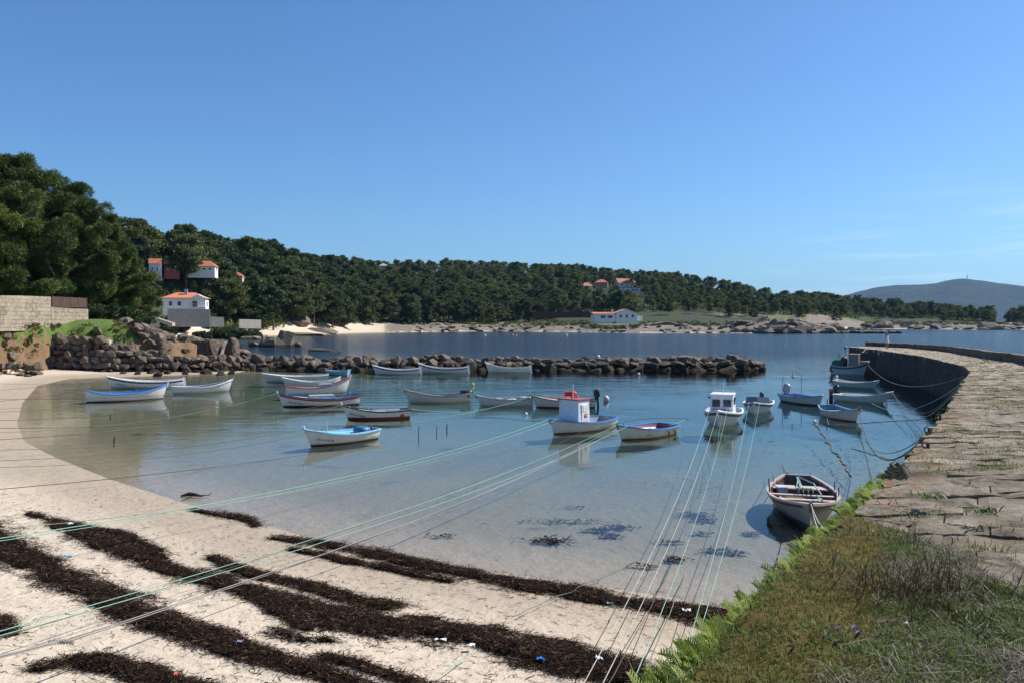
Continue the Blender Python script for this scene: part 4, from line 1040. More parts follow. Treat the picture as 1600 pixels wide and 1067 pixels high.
    # end wall
    e1, p1 = EDGE[-1], PAR[-1]; b = MB(); rows = []
    for k in range(8): 
        z = 2.34 * (1 - k / 7) - 3 * k / 7; rows.append([(*(e1.lerp(p1, t)).xy, z) for t in np.linspace(-.02, 1.35, 8)])
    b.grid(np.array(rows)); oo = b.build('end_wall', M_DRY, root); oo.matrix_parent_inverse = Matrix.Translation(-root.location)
    # parapet along the seaward side
    us = np.linspace(0, SP[-1] - 1e-3, 260); A = along(PAR, SP, us); dv = np.gradient(A[:, :2], axis=0); nn = np.stack([-dv[:, 1], dv[:, 0]], 1); nn /= np.linalg.norm(nn, axis=1)[:, None]
    h = .50 + (fbm(us * 1.1, us * 0, 3) - .5) * .12; prof = [(0, -.3), (.0, 1), (-.55, 1), (-.9, .9), (-.92, -2)]; rows = []
    for dx, dz in prof:
        B = A.copy(); B[:, :2] += nn * (dx + (fbm(us * 2, us * 0 + dx, 4)[:, None] - .5) * .06); B[:, 2] += dz * h; rows.append(B)
    b = MB(); b.grid(np.array(rows).transpose(1, 0, 2)); b.add([rows[k][-1] for k in range(5)], [[0, 1, 2, 3, 4]])
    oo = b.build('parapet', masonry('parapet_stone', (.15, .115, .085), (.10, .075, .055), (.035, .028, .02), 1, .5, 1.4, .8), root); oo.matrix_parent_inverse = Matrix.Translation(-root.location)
    # notches and rings along the water edge
    for px, py, z in [(1498, 635, 3.25), (1490, 595, 2.95)]:
        q = P(px, py, z)
    return root
PIER = build_pier()
M_IRON = simple('rusty_iron', (.07, .04, .028), .8, .3, 12, bmp=.5)
def deck_at(px, py, z=3.7):
    return P(px, py, z)
for i, (px, py, z, lab) in enumerate([(1452, 674, 3.56, 'rusty mooring ring with knotted black line on the pier edge'), (1469, 653, 3.42, 'rusty iron bollard stub at the bend of the near pier edge'), (1450, 698, 3.62, 'small iron cleat on the orange lichened pier edge')]):
    q = P(px, py, z); b = MB(); b.tube([q + Vector((0, 0, -.12)), q + Vector((0, 0, .07))], [.03, .025], 8); b.tube([q + Vector((-.04 + .05 * math.cos(t), .02 * math.sin(t), .03 + .045 * math.sin(t))) for t in np.linspace(0, 6.28, 13)], .012, 5)
    tag(b.build('mooring_ring', M_IRON), lab, 'mooring ring')
b = MB(); q0 = P(1402, 748, 3.78); rr = random.Random(2)
for k in range(5):
    pts = [q0 + Vector((math.cos(t) * (.12 - .015 * k) * (1 + .3 * math.sin(3 * t + k)), math.sin(t) * .08 * (1 + .2 * math.cos(2 * t + k)), .03 + k * .03 + .02 * math.sin(5 * t + k))) for t in np.linspace(0, 6.1, 24)]; b.tube(pts, .016, 5)
tag(b.build('rope_coil', simple('old_rope', (.14, .13, .085), .9, .3, 20)), 'tangled coil of grey-green rope lying at the pier edge', 'rope')

# ------------------------------------------------------------------ grass, moss and weeds at the near end of the pier
def S_of(px, py, z=3.85):
    return P(px, py, z)
BOUND = [(-9.5, -9), (-1.45, .1)] + [xy(EDGE[2]), xy(EDGE[3]), xy(EDGE[4])]
SOILPX = [(1352, 796), (1400, 806), (1450, 822), (1500, 842), (1545, 868), (1580, 905), (1640, 935), (1900, 985)]
SOIL = [(-13, -9), (-5, .2), (EDGE[2].x - 3, EDGE[2].y), (EDGE[4].x - 2.2, EDGE[4].y + .6), (EDGE[4].x - .3, EDGE[4].y + .15)] + [xy(P(a, b_, 3.85)) for a, b_ in SOILPX] + [(12, 3), (12, -9)]
def soil_h(x, y):
    s = sdist(x, y, SOIL) + (fbm(x * 1.3, y * 1.3, 51) - .5) * .7
    base = np.interp(y, [-9, .2, EDGE[2].y, EDGE[4].y, 12], [4.0, 3.95, 3.87, 3.78, 3.6])
    return base + (-.12 + .22 * sstep(-.35, .55, s)) + (fbm(x * 2.2, y * 2.2, 52) - .5) * .16 * sstep(-.2, .6, s), s
def build_weeds():
    xs = np.arange(-9, 12.5, .07); ys = np.arange(-8.5, 11, .07); X, Y = np.meshgrid(xs, ys, indexing='ij'); Z, Sd = soil_h(X.ravel(), Y.ravel())
    m, nt, b = newmat('turf_soil'); L = nt.links.new; wp = worldpos(nt)
    n1 = noise_(nt, .8, 6, .6, wp); n2 = noise_(nt, 14, 9, .78, wp); n3 = noise_(nt, 1.9, 8, .7, wp)
    moss = ramp(nt, n2, [(.3, (.07, .05, .018)), (.52, (.175, .125, .04)), (.72, (.30, .23, .09))])
    green = ramp(nt, n2, [(.3, (.04, .055, .015)), (.55, (.09, .12, .03)), (.75, (.2, .2, .075))])
    dry = ramp(nt, n2, [(.3, (.09, .065, .045)), (.52, (.21, .16, .115)), (.72, (.42, .34, .26))])
    c = mixc(nt, mrange(nt, n3, .42, .56), green, dry); sx = N(nt, 'SeparateXYZ'); L(wp, sx.inputs[0])
    at = N(nt, 'Attribute'); at.attribute_name = 'moss'; c = mixc(nt, mrange(nt, math_(nt, 'ADD', at.outputs['Fac'], math_(nt, 'MULTIPLY', math_(nt, 'SUBTRACT', n3, .5), 1.0)), .42, .6), c, moss)
    L(c, b.inputs['Base Color']); b.inputs['Roughness'].default_value = 1; b.inputs['Specular IOR Level'].default_value = .1
    bump(nt, b, n2, 1.0, .06)
    F = grid_faces(*X.shape); keep = Sd[F].max(1) > -.45; ED = [xy(e) for e in EDGE]
    # keep only what lies on the pier
    poly = ED[:6] + [(14, 12), (14, -9)]
    ins = sdist(X.ravel(), Y.ravel(), poly) > .0; keep &= ins[F].all(1); F = F[keep][:, ::-1]
    used, inv = np.unique(F, return_inverse=True); V = np.stack([X.ravel(), Y.ravel(), Z], 1)[used]
    me = quad_mesh('soil', V, 4, m, True, F=inv.reshape(F.shape)); de = polydist(V[:, 0], V[:, 1], ED[:6])
    ms = 1 - sstep(.1, 1.25, de + (V[:, 1] - 4) * .10); a = me.attributes.new('moss', 'FLOAT', 'POINT'); a.data.foreach_set('value', ms.astype(np.float32))
    tag(link('soil', me), 'mossy brown soil covering the near end of the pier', 'soil', kind='stuff')
    nr = np.random.default_rng(21)
    def scatter(n, dens):
        out = []
        while len(out) < n:
            r = np.exp(nr.uniform(math.log(3.0), math.log(11.5), 4000)); a = nr.uniform(-.02, .66, 4000); x = np.sin(a) * r; y = np.cos(a) * r
            z, s = soil_h(x, y); k = (s > -.25) & (sdist(x, y, poly) > .02) & (nr.random(4000) < dens(x, y, s)); out += list(zip(x[k], y[k], z[k]))
        return np.array(out[:n])
    def blades(P0, hmin, hmax, wdt, lean, tintlo, tinthi):
        n = len(P0); h = nr.uniform(hmin, hmax, n); an = nr.uniform(0, 6.28, n); le = nr.uniform(.1, 1, n) * lean; d = np.stack([np.cos(an), np.sin(an), np.zeros(n)], 1); s = np.stack([-np.sin(an), np.cos(an), np.zeros(n)], 1) * wdt * nr.uniform(.6, 1.3, n)[:, None]
        up = np.array([0, 0, 1.0]); p1 = P0 + up * (h * .55)[:, None] + d * (h * le * .3)[:, None]; p2 = P0 + up * (h * (1 - .35 * le))[:, None] + d * (h * le)[:, None]
        V = np.stack([P0 - s, P0 + s, p1 + s * .75, p1 - s * .75, p1 - s * .75, p1 + s * .75, p2 + s * .15, p2 - s * .15], 1).reshape(-1, 3)
        return V, np.repeat(nr.uniform(tintlo, tinthi, n), 8)
    patch = lambda x, y, k, a=.45, b=.6: sstep(a, b, fbm(x * .9 + k, y * .9, 60 + k))
    edge_d = lambda x, y: polydist(x, y, [xy(e) for e in EDGE[:6]])
    # green turf
    M_TURF = leaf_material('grass_blades', (.05, .075, .016), (.115, .17, .034), (.25, .28, .09), .3)
    P0 = scatter(105000, lambda x, y, s: np.clip(patch(x, y, 1, .40, .52) * sstep(.7, 1.6, edge_d(x, y)) + .04, 0, 1) * np.clip(s + .5, 0, 1)); V, T = blades(P0, .010, .045, .0026, .9, .1, .85)
    tag(link('grass', quad_mesh('grass', V, 4, M_TURF, False, T)), 'short green grass growing over the pier end', 'grass', kind='stuff')
    # dry straw, lying and standing
    M_STRAW = leaf_material('dry_straw', (.10, .065, .045), (.23, .165, .115), (.46, .38, .29), .15)
    P1 = scatter(15000, lambda x, y, s: np.clip(patch(x, y, 5, .47, .6) + .10, 0, 1) * sstep(.4, 1.2, edge_d(x, y))); V, T = blades(P1, .02, .085, .002, 2.6, 0, .9)
    P2 = scatter(170, lambda x, y, s: .5 * sstep(.5, 1.4, edge_d(x, y))); V2, T2 = blades(P2, .10, .24, .0022, 2.2, .5, 1)
    tag(link('dry_grass', quad_mesh('dry_grass', np.concatenate([V, V2]), 4, M_STRAW, False, np.concatenate([T, T2]))), 'dry straw-coloured stems tangled in the turf', 'dry grass', kind='stuff')
    # grass tufts in the joints of the paving
    us = nr.uniform(SE[3], SE[10], 9000); ws = nr.random(9000); q = deck(us, ws); k = (fbm(q[:, 0] * .8, q[:, 1] * .55, 71) > .49) & (nr.random(9000) < np.interp(q[:, 1], [6, 14, 60], [1, .7, .35])); q = q[k]; q = np.repeat(q, 14, 0) + nr.normal(size=(len(q) * 14, 3)) * np.array([.13, .07, .0]); q[:, 2] -= .035
    V, T = blades(q, .03, .10, .0045, 1.2, .1, .9); tag(link('joint_grass', quad_mesh('joint_grass', V, 4, M_TURF, False, T)), 'tufts of grass growing in the joints of the pier paving', 'grass', kind='stuff')
    # bright green fringe along the edge: fleshy pinnate fronds
    M_FERN = leaf_material('edge_fronds', (.11, .155, .025), (.24, .32, .055), (.50, .52, .17), .45)
    u0, u1 = SE[2] - .5, SE[5] + .6; Vs = []; Ts = []
    for i in range(1900):
        u = u0 + (u1 - u0) * nr.random(); 
        dens = np.interp(u, [u0, SE[4], SE[5], u1], [1, 1, .5, .25])
        if nr.random() > dens or fbm(np.array([u * 1.1]), np.array([2.0]), 14)[0] < .36 and u > SE[3]: continue
        p = deck(np.array([u]), np.array([0.0]))[0]; e2 = deck(np.array([u + .05]), np.array([0.0]))[0]; tv = (e2 - p) / np.linalg.norm(e2 - p); out = np.array([-tv[1], tv[0], 0])
        base = p + out * nr.uniform(-.03, .10) - np.array([0, 0, nr.uniform(.03, .22)]); Ln = nr.uniform(.09, .20) * np.interp(u, [SE[3], SE[4]], [1, .75]); dirv = out * nr.uniform(.25, 1.0) + tv * nr.normal() * .35 + np.array([0, 0, nr.uniform(.5, 1.1)]); dirv /= np.linalg.norm(dirv)
        side = np.cross(dirv, nr.normal(size=3)); side /= np.linalg.norm(side); ti = nr.uniform(.2, .95); m_ = 9
        for k in range(m_):
            t = (k + 1) / m_; c = base + dirv * Ln * t + np.array([0, 0, -.05 * t * t]) ; wl = .036 * (1 - .55 * t) 
            for s in (-1, 1):
                tip = c + side * s * wl + dirv * wl * .9; wv = dirv * .0065; Vs.append([c - wv, c + wv, tip + wv * .6, tip - wv * .6]); Ts.append(np.clip(ti + nr.uniform(-.12, .12), 0, 1))
        w_ = side * .003; Vs.append([base - w_, base + w_, base + dirv * Ln + w_ * .4, base + dirv * Ln - w_ * .4]); Ts.append(ti)
    tag(link('edge_plants', quad_mesh('edge_plants', np.array(Vs).reshape(-1, 3), 4, M_FERN, False, np.repeat(np.array(Ts), 4))), 'bright yellow-green samphire fringe hanging along the pier edge', 'edge plants', kind='stuff')
    # the dead bush and single plants
    def dead_bush(px, py, n, hgt_, spread, label, tlo=0, thi=.35):
        c = P(px, py, 3.88); root = empty('dead_bush', (c.x, c.y, 3.88)); tag(root, label, 'bush'); b = []; T = []
        for i in range(n):
            an = nr.uniform(0, 6.28); p = np.array([nr.normal() * spread * .45, nr.normal() * spread * .3, -.02]); d = np.array([math.cos(an) * nr.uniform(.2, 2.0), math.sin(an) * nr.uniform(.2, 2.0), 1.0]); d /= np.linalg.norm(d); Ln = hgt_ * nr.uniform(.5, 1.15); w = np.array([math.cos(an + 1.57), math.sin(an + 1.57), 0]) * .0021; tt = nr.uniform(tlo, thi)
            q = p; 
            for k in range(3):
                q2 = q + d * Ln / 3; b.append([q - w, q + w, q2 + w * .8, q2 - w * .8]); T.append(tt)
                for br in range(2):
                    bd = d + nr.normal(size=3) * .6; bd /= np.linalg.norm(bd); e = q2 + bd * Ln * .22; b.append([q2 - w * .6, q2 + w * .6, e + w * .3, e - w * .3]); T.append(tt)
                d = d + nr.normal(size=3) * .22; d /= np.linalg.norm(d); q = q2
        link('twigs', quad_mesh('twigs', np.array(b).reshape(-1, 3), 4, M_TWIG, False, np.repeat(T, 4)), root)
    M_TWIG = leaf_material('dead_twigs', (.045, .028, .014), (.125, .078, .042), (.30, .21, .13), .1)
    dead_bush(1425, 950, 520, .30, .48, 'wide dark dead bush standing in the middle of the turf')
    dead_bush(1490, 985, 200, .16, .35, 'lower dead bush beside the litter on the turf')
    dead_bush(1370, 850, 140, .18, .35, 'sparse brown dead weed near the start of the bare paving', 0, .6)
    dead_bush(1290, 905, 160, .14, .30, 'small reddish dead plant near the mossy pier edge', .3, .8)
    dead_bush(1300, 790 - 12, 5, .5, .1, 'thin bare stems rising beside the pier edge', .2, .5) if False else None
    def leafy(px, py, n, Ln, wd, label, mat):
        c = P(px, py, 3.88); root = empty('leafy_plant', (c.x, c.y, c.z + .03)); tag(root, label, 'plant'); b = []; T = []
        for i in range(n):
            an = nr.uniform(0, 6.28); el = nr.uniform(.25, 1.1); d = np.array([math.cos(an) * math.cos(el), math.sin(an) * math.cos(el), math.sin(el)]); s = np.array([-math.sin(an), math.cos(an), 0]) * wd; l = Ln * nr.uniform(.6, 1.2); o_ = nr.normal(size=3) * np.array([.07, .05, 0]); prev = (o_ - s * .25, o_ + s * .25); tt = nr.random()
            for k, wk in ((.35, .9), (.7, .8), (1.0, .1)):
                c2 = o_ + d * l * k - np.array([0, 0, .35 * l * k * k]); cur = (c2 - s * wk, c2 + s * wk); b.append([prev[0], prev[1], cur[1], cur[0]]); T.append(tt); prev = cur
        link('foliage', quad_mesh('foliage', np.array(b).reshape(-1, 3), 4, mat, False, np.repeat(T, 4)), root)
    M_DGR = leaf_material('dark_leaves', (.02, .045, .012), (.04, .085, .02), (.10, .15, .05), .25)
    leafy(1275, 1022, 150, .17, .009, 'dark green strappy plant beside the purple flowers', M_DGR); leafy(1520, 1010, 80, .15, .009, 'dark leafy rosette between dry stems', M_DGR)
    leafy(1580, 1040, 46, .18, .010, 'dark green leaf tuft at the lower corner of the turf', M_DGR); leafy(1535, 806, 60, .13, .010, 'small round green tuft growing on the bare paving', M_TURF); leafy(1455, 783, 50, .12, .010, 'little green tuft in a crack of the paving', M_TURF)
    leafy(1395, 795, 30, .14, .008, 'brownish sprig at the border between turf and paving', M_TWIG); leafy(1318, 1048, 100, .14, .010, 'broad leaved dark plant below the strappy one', M_DGR)
    # small purple and yellow flowers
    for (px, py, colr, cat) in [(1283, 981, 'p', 0), (1309, 981, 'p', 0), (1334, 979, 'p', 0), (1341, 987, 'p', 0), (1231, 1005, 'p', 0), (1323, 1053, 'p', 0), (1289, 1058, 'p', 0), (1365, 829, 'y', 0), (1561, 1016, 'y', 0)]:
        c = P(px, py, 3.96); root = empty('flower', (c.x, c.y, c.z - .09)); tag(root, 'tiny purple flower in the turf at the pier end' if colr == 'p' else ('single yellow flower at the far edge of the turf' if py < 900 else 'single yellow flower among dry stems low in the turf'), 'flower', 'purple flowers in the turf' if colr == 'p' else None)
        s = MB(); s.tube([(0, 0, -.03), (.004, 0, .04), (0, 0, .085)], .0025, 4); s.build('stem', M_DGR, root)
        f = MB()
        for k in range(5): a_ = k * 1.257; f.add([(0, 0, .085), (.013 * math.cos(a_ - .4), .013 * math.sin(a_ - .4), .094), (.02 * math.cos(a_), .02 * math.sin(a_), .092), (.013 * math.cos(a_ + .4), .013 * math.sin(a_ + .4), .094)], [[0, 1, 2, 3]])
        f.build('petals', M_PURP if colr == 'p' else M_YELL, root)
    # crumpled litter
    b = MB(); c = P(1427, 976, 3.95); rr2 = random.Random(4)
    for k in range(7): A_ = np.array([[(c.x + (i - 2) * .014 + rr2.gauss(0, .008) + (k % 3 - 1) * .025, c.y + (j - 2) * .012 + rr2.gauss(0, .008), c.z - .02 + rr2.gauss(0, .012)) for j in range(5)] for i in range(5)]); b.grid(A_)
    tag(b.build('crumpled_paper', simple('litter_white', (.75, .73, .72), .7, .1)), 'crumpled white paper caught in the dead bush', 'litter')
M_PURP = simple('purple_petal', (.22, .14, .55), .6); M_YELL = simple('yellow_petal', (.75, .50, .03), .6)
build_weeds()

# ------------------------------------------------------------------ seaweed on the sand
BANDS = [  # photo polylines (x, y, half thickness in photo px)
    [(-60, 822, 22), (0, 850, 20), (40, 872, 20), (100, 905, 22), (160, 932, 22), (210, 958, 20), (290, 985, 22), (350, 1008, 22), (430, 1032, 20), (500, 1052, 18), (600, 1085, 20)],
    [(45, 803, 3), (90, 815, 9), (150, 838, 12), (210, 868, 12), (260, 890, 13), (320, 905, 14), (400, 925, 18), (460, 948, 20), (520, 962, 26), (600, 978, 30), (700, 990, 32), (800, 1012, 34), (900, 1035, 32), (1000, 1052, 28), (1100, 1080, 26)],
    [(330, 872, 5), (400, 900, 9), (470, 912, 12), (540, 932, 14), (600, 948, 16)],
    [(120, 822, 4), (170, 832, 8), (215, 850, 9), (255, 872, 8)],
    [(298, 797, 3), (340, 804, 6), (385, 812, 7), (402, 822, 4)], [(430, 842, 4), (500, 850, 8), (560, 860, 11), (620, 875, 12), (700, 893, 13), (780, 908, 14), (860, 922, 16), (940, 936, 18), (1000, 945, 20), (1060, 955, 22), (1140, 975, 26), (1200, 990, 26)],
    [(455, 858, 3), (540, 876, 6), (620, 892, 6), (700, 908, 6)],
    [(60, 1046, 10), (120, 1030, 15), (180, 1045, 22), (260, 1066, 22), (330, 1085, 22)], [(-30, 975, 14), (0, 972, 14), (16, 990, 10)], [(500, 1028, 6), (560, 1040, 8), (620, 1062, 14), (700, 1085, 16)],
    [(340, 905, 4), (380, 918, 5), (450, 965, 10), (480, 985, 8)], [(520, 1002, 5), (470, 1000, 9), (430, 985, 10)]]
def build_seaweed():
    bw = []
    for band in BANDS:
        L_ = []
        for px, py, hw in band:
            c = G(px, py); t = G(px, py - hw); l = G(px, py + hw); L_.append((c.x, c.y, (t.y - l.y) / 2))
        bw.append(L_)
    def dens(x, y):
        out = np.full(x.shape, -9.0)
        for B in bw:
            for (ax, ay, ar), (bx, by, br) in zip(B[:-1], B[1:]):
                dx, dy = bx - ax, by - ay; l2 = dx * dx + dy * dy + 1e-9; t = np.clip(((x - ax) * dx + (y - ay) * dy) / l2, 0, 1)
                d = np.hypot(x - ax - t * dx, y - ay - t * dy); r = (ar + (br - ar) * t) * .43; out = np.maximum(out, (r - d) / np.maximum(r, .05))
        u_, v_ = .82 * x - .57 * y, .57 * x + .82 * y
        return out + (fbm(x * 1.3, y * 1.3, 90, 4) - .5) * 1.5 + (fbm(u_ * 1.6, v_ * 8, 95, 5) - .5) * 2.3
    xs = np.arange(-16, 7.5, .045); ys = np.arange(8.2, 26, .045); X, Y = np.meshgrid(xs, ys, indexing='ij'); x, y = X.ravel(), Y.ravel(); D = dens(x, y)
    z = np.full(x.shape, -9.0); near = D > -.3; z[near] = hgt(x[near], y[near]) + .06 * np.clip(D[near], -.2, .75) + (fbm(x[near] * 7, y[near] * 7, 92, 4) - .5) * .12 * np.clip(D[near] + .3, 0, 1)
    F = grid_faces(*X.shape); keep = D[F].max(1) > .34; F = F[keep][:, ::-1]; used, inv = np.unique(F, return_inverse=True)
    m, nt, b = newmat('seaweed'); wp = worldpos(nt); n = noise_(nt, 22, 9, .8, coords(nt, 'Object', (.5, 1.6, 1)))
    c = ramp(nt, n, [(.36, (.009, .006, .005)), (.52, (.030, .019, .014)), (.68, (.085, .052, .035))]); nt.links.new(c, b.inputs['Base Color']); b.inputs['Roughness'].default_value = 1; b.inputs['Specular IOR Level'].default_value = .05; bump(nt, b, n, 1.0, .08)
    me = quad_mesh('seaweed_bank', np.stack([x, y, z], 1)[used], 4, m, True, F=inv.reshape(F.shape)); tag(link('seaweed_bank', me), 'thick dark banks of washed-up seaweed on the sand', 'seaweed', kind='stuff')
    nr = np.random.default_rng(8); px_, py_, al = [], [], []
    for _ in range(70):
        r = np.exp(nr.uniform(math.log(8.5), math.log(30), 30000)); a = nr.uniform(-.66, .42, 30000); qx = np.sin(a) * r; qy = np.cos(a) * r; dd = dens(qx, qy)
        pr = np.where(dd > -.9, .5 * sstep(-.9, .55, dd) ** 2 + .012, .0035); k = (nr.random(30000) < pr) & (sdist(qx, qy, LAND) > -.3); px_.append(qx[k]); py_.append(qy[k])
        if sum(len(q) for q in px_) > 120000: break
    qx = np.concatenate(px_); qy = np.concatenate(py_); n = len(qx); dd = dens(qx, qy); base = np.maximum(hgt(qx, qy), 0) + .012 + .06 * np.clip(dd, 0, .75) + nr.uniform(0, .04, n) * (dd > 0)
    an = nr.normal(size=n) * .75 - .35 + 3.14 * (nr.random(n) < .5); Ln = nr.uniform(.05, .26, n); w = nr.uniform(.0015, .0048, n); P0 = np.stack([qx, qy, base], 1); V = []; cur = P0; ang = an
    for k in range(3):
        d = np.stack([np.cos(ang), np.sin(ang), nr.normal(size=n) * .22 * (dd > 0)], 1); nx = cur + d * (Ln / 3)[:, None]; nx[:, 2] = np.maximum(nx[:, 2], base - .008); s = np.stack([-np.sin(ang), np.cos(ang), nr.normal(size=n) * .6], 1) * w[:, None]
        V.append(np.stack([cur - s, cur + s, nx + s, nx - s], 1)); cur = nx; ang = ang + nr.normal(size=n) * .7
    V = np.stack(V, 1).reshape(-1, 3); T = np.repeat(nr.random(n) ** 1.6, 12)
    mm, nt, b = newmat('seaweed_strands'); at = N(nt, 'Attribute'); at.attribute_name = 'tint'; c = ramp(nt, at.outputs['Fac'], [(0, (.010, .007, .006)), (.45, (.024, .014, .009)), (.9, (.09, .047, .027)), (1, (.26, .17, .10))]); nt.links.new(c, b.inputs['Base Color']); b.inputs['Roughness'].default_value = .9; b.inputs['Specular IOR Level'].default_value = .1
    tag(link('seaweed_strands', quad_mesh('seaweed_strands', V, 4, mm, False, T)), 'loose dark strands of seaweed scattered over the beach', 'seaweed', kind='stuff')
    # sunken and floating weed
    V = []; T = []
    for px, py, rx, ry, c in [(860, 862, .55, .28, 70), (935, 842, .3, .14, 30), (968, 836, .4, .2, 40), (955, 852, .35, .12, 24), (1048, 862, .28, .1, 20), (1085, 812, .5, .25, 40), (1100, 822, .4, .2, 30), (1055, 893, .22, .14, 20), (1120, 876, .4, .14, 26), (880, 826, 1.4, .2, 40), (1175, 845, .25, .1, 14), (1150, 880, .3, .08, 14), (1010, 905, .3, .07, 10), (895, 800, .5, .1, 12), (1095, 845, .22, .1, 12),
                              (1205, 830, .22, .1, 12), (690, 855, .3, .08, 10), (1250, 850, .3, .1, 10)]:
        g = P(px, py, -.3); 
        for k in range(c * 3):
            x_, y_ = g.x + nr.normal() * rx * .5, g.y + nr.normal() * ry * .6; z_ = h1(x_, y_) + .03 + nr.random() * .06; a_ = nr.uniform(0, 6.28); l = nr.uniform(.06, .2); d = np.array([math.cos(a_), math.sin(a_), .15]) * l; s = np.array([-math.sin(a_), math.cos(a_), .1]) * nr.uniform(.012, .03); p_ = np.array([x_, y_, z_]); V.append([p_ - s, p_ + s, p_ + d + s * .5, p_ + d - s * .5]); T.append(nr.random() * .5)
    tag(link('sunken_seaweed', quad_mesh('sunken_seaweed', np.array(V).reshape(-1, 3), 4, mm, False, np.repeat(T, 4))), 'dark clumps of seaweed lying on the sandy bottom', 'seaweed', kind='stuff')
    V = []; T = []
    for cpx, cpy, sx_, sy_, c in [(1350, 700, 60, 25, 260), (1200, 690, 25, 14, 110), (1330, 760, 60, 30, 160), (1390, 655, 50, 14, 200), (1290, 720, 60, 20, 90), (1420, 640, 30, 10, 70), (1080, 760, 60, 30, 50)]:
        for k in range(c):
            g = P(cpx + nr.normal() * sx_ * .6, cpy + nr.normal() * sy_ * .7, .004); a_ = nr.normal() * .5; l = nr.uniform(.04, .22); d = np.array([math.cos(a_), math.sin(a_), 0]) * l; s = np.array([-math.sin(a_), math.cos(a_), 0]) * nr.uniform(.006, .02); p_ = np.array(g[:]); V.append([p_ - s, p_ + s, p_ + d + s * .5, p_ + d - s * .5]); T.append(nr.random() * .5)
    tag(link('floating_seaweed', quad_mesh('floating_seaweed', np.array(V).reshape(-1, 3), 4, mm, False, np.repeat(T, 4))), 'small dark scraps of weed floating near the pier', 'seaweed', kind='stuff')
build_seaweed()
# driftwood and litter on the beach
b = MB(); c = G(300, 777); b.tube([c + Vector((-.35, 0, .05)), c + Vector((-.1, .05, .1)), c + Vector((.1, 0, .09)), c + Vector((.35, -.03, .05))], [.03, .07, .06, .02], 7); b.tube([c + Vector((.1, 0, .08)), c + Vector((.5, .05, .06)), c + Vector((.62, .02, .16))], [.02, .015, .01], 5); b.tube([c + Vector((0, 0, .06)), c + Vector((-.02, -.3, .04)), c + Vector((-.12, -.6, .02))], [.02, .012, .008], 5)
tag(b.build('driftwood', simple('driftwood', (.05, .035, .025), .9, .3)), 'dark forked branch washed up at the water edge', 'driftwood')
for px, py, col, s, lab, nm in [(105, 875, (.12, .42, .62), (.22, .05, .025), 'pale blue plastic strip on the left seaweed band', 'plastic_strip'), (845, 1038, (.03, .16, .60), (.11, .07, .03), 'small bright blue plastic scrap in the widest seaweed band', 'plastic_scrap'), (1073, 961, (.75, .74, .70), (.17, .06, .04), 'white plastic piece on the seaweed next to the pier', 'plastic_scrap'), (953, 949, (.06, .30, .42), (.12, .03, .02), 'thin teal plastic stick in the water-line seaweed', 'plastic_stick'),
                                (688, 1008, (.72, .70, .66), (.2, .035, .03), 'long whitish stick lying in the middle seaweed', 'white_stick'), (736, 1017, (.74, .72, .70), (.12, .06, .03), 'white flat scrap beside the whitish stick', 'plastic_scrap'), (936, 1038, (.8, .8, .82), (.11, .08, .05), 'crumpled clear plastic cup near the rope shadows', 'plastic_cup'), (375, 1011, (.22, .32, .50), (.1, .06, .03), 'dull blue scrap in the lower left seaweed band', 'plastic_scrap'), (110, 824, (.8, .8, .8), (.13, .06, .05), 'white scrap where the green rope crosses the weed', 'plastic_scrap'), (275, 1063, (.6, .1, .03), (.06, .04, .03), 'tiny orange-red scrap at the bottom seaweed heap', 'plastic_scrap'), (782, 874, (.05, .4, .15), (.08, .03, .02), 'tiny green scrap in the water-line seaweed', 'plastic_scrap')]:
    c = G(px, py); b = MB(); rr = random.Random(px); n_ = 5
    A = np.array([[(c.x + (i / n_ - .5) * s[0] * 1.0 + rr.uniform(-.01, .01), c.y + (j / 2 - .5) * s[1] * 1.5 + rr.uniform(-.01, .01), c.z + .09 + rr.uniform(0, s[2])) for j in range(3)] for i in range(n_ + 1)]); B = A.copy(); B[..., 2] -= .012
    b.grid(A); b.grid(B[::-1]); tag(b.build(nm, simple(nm + str(px), col, .4, .08)), lab, 'litter')

# ------------------------------------------------------------------ scrub on the brown bank below the stone wall
def build_bank_scrub():
    nr = np.random.default_rng(33); cs = []; rs = []
    for i in range(2600):
        px = nr.uniform(-160, 235); d = nr.uniform(76, 100); x = (px - CX) / FPX * d; sb = float(sdist(np.array([x]), np.array([d]), BANK)[0])
        if sb < -2.9 or sb > .5 + 4 * (px > 175): continue
        if 62 < px and sb < -1.2: continue
        cs.append((x, d, h1(x, d) + .02)); rs.append(nr.uniform(.12, .38))
    m = leaf_material('bank_scrub_leaves', (.07, .045, .02), (.15, .10, .05), (.20, .20, .08), .15)
    W, T = leaves(np.array(cs), np.array(rs), 34, .13, nr, .5, 1.2, .7)
    tag(link('bank_scrub', quad_mesh('bank_scrub', W, 4, m, False, T)), 'dry brown and olive scrub covering the bank above the beach', 'scrub', kind='stuff')
    rr = random.Random(12)
    for i in range(18):
        px = -14 + i * 4.4; d = 5.5 * FPX / (584 - HOR) * .93; x = (px - CX) / FPX * d; put_rock(RB, 'bank_rock', (x, d + rr.uniform(-.3, .8), 1.15), rr.uniform(.3, .55), 'brown stone at the foot of the scrubby bank', 'rock', 'stones at the foot of the bank', None, .3, rr)
    for i in range(26):
        px = rr.uniform(-60, 62); d = rr.uniform(78, 84); x = (px - CX) / FPX * d; s = rr.uniform(.25, .6)
        put_rock(RS2, 'bank_rock', (x, d, h1(x, d) + .02), s, 'pale rock jutting from the scrubby brown bank', 'rock', 'rocks in the brown bank', None, .3, rr)
build_bank_scrub()

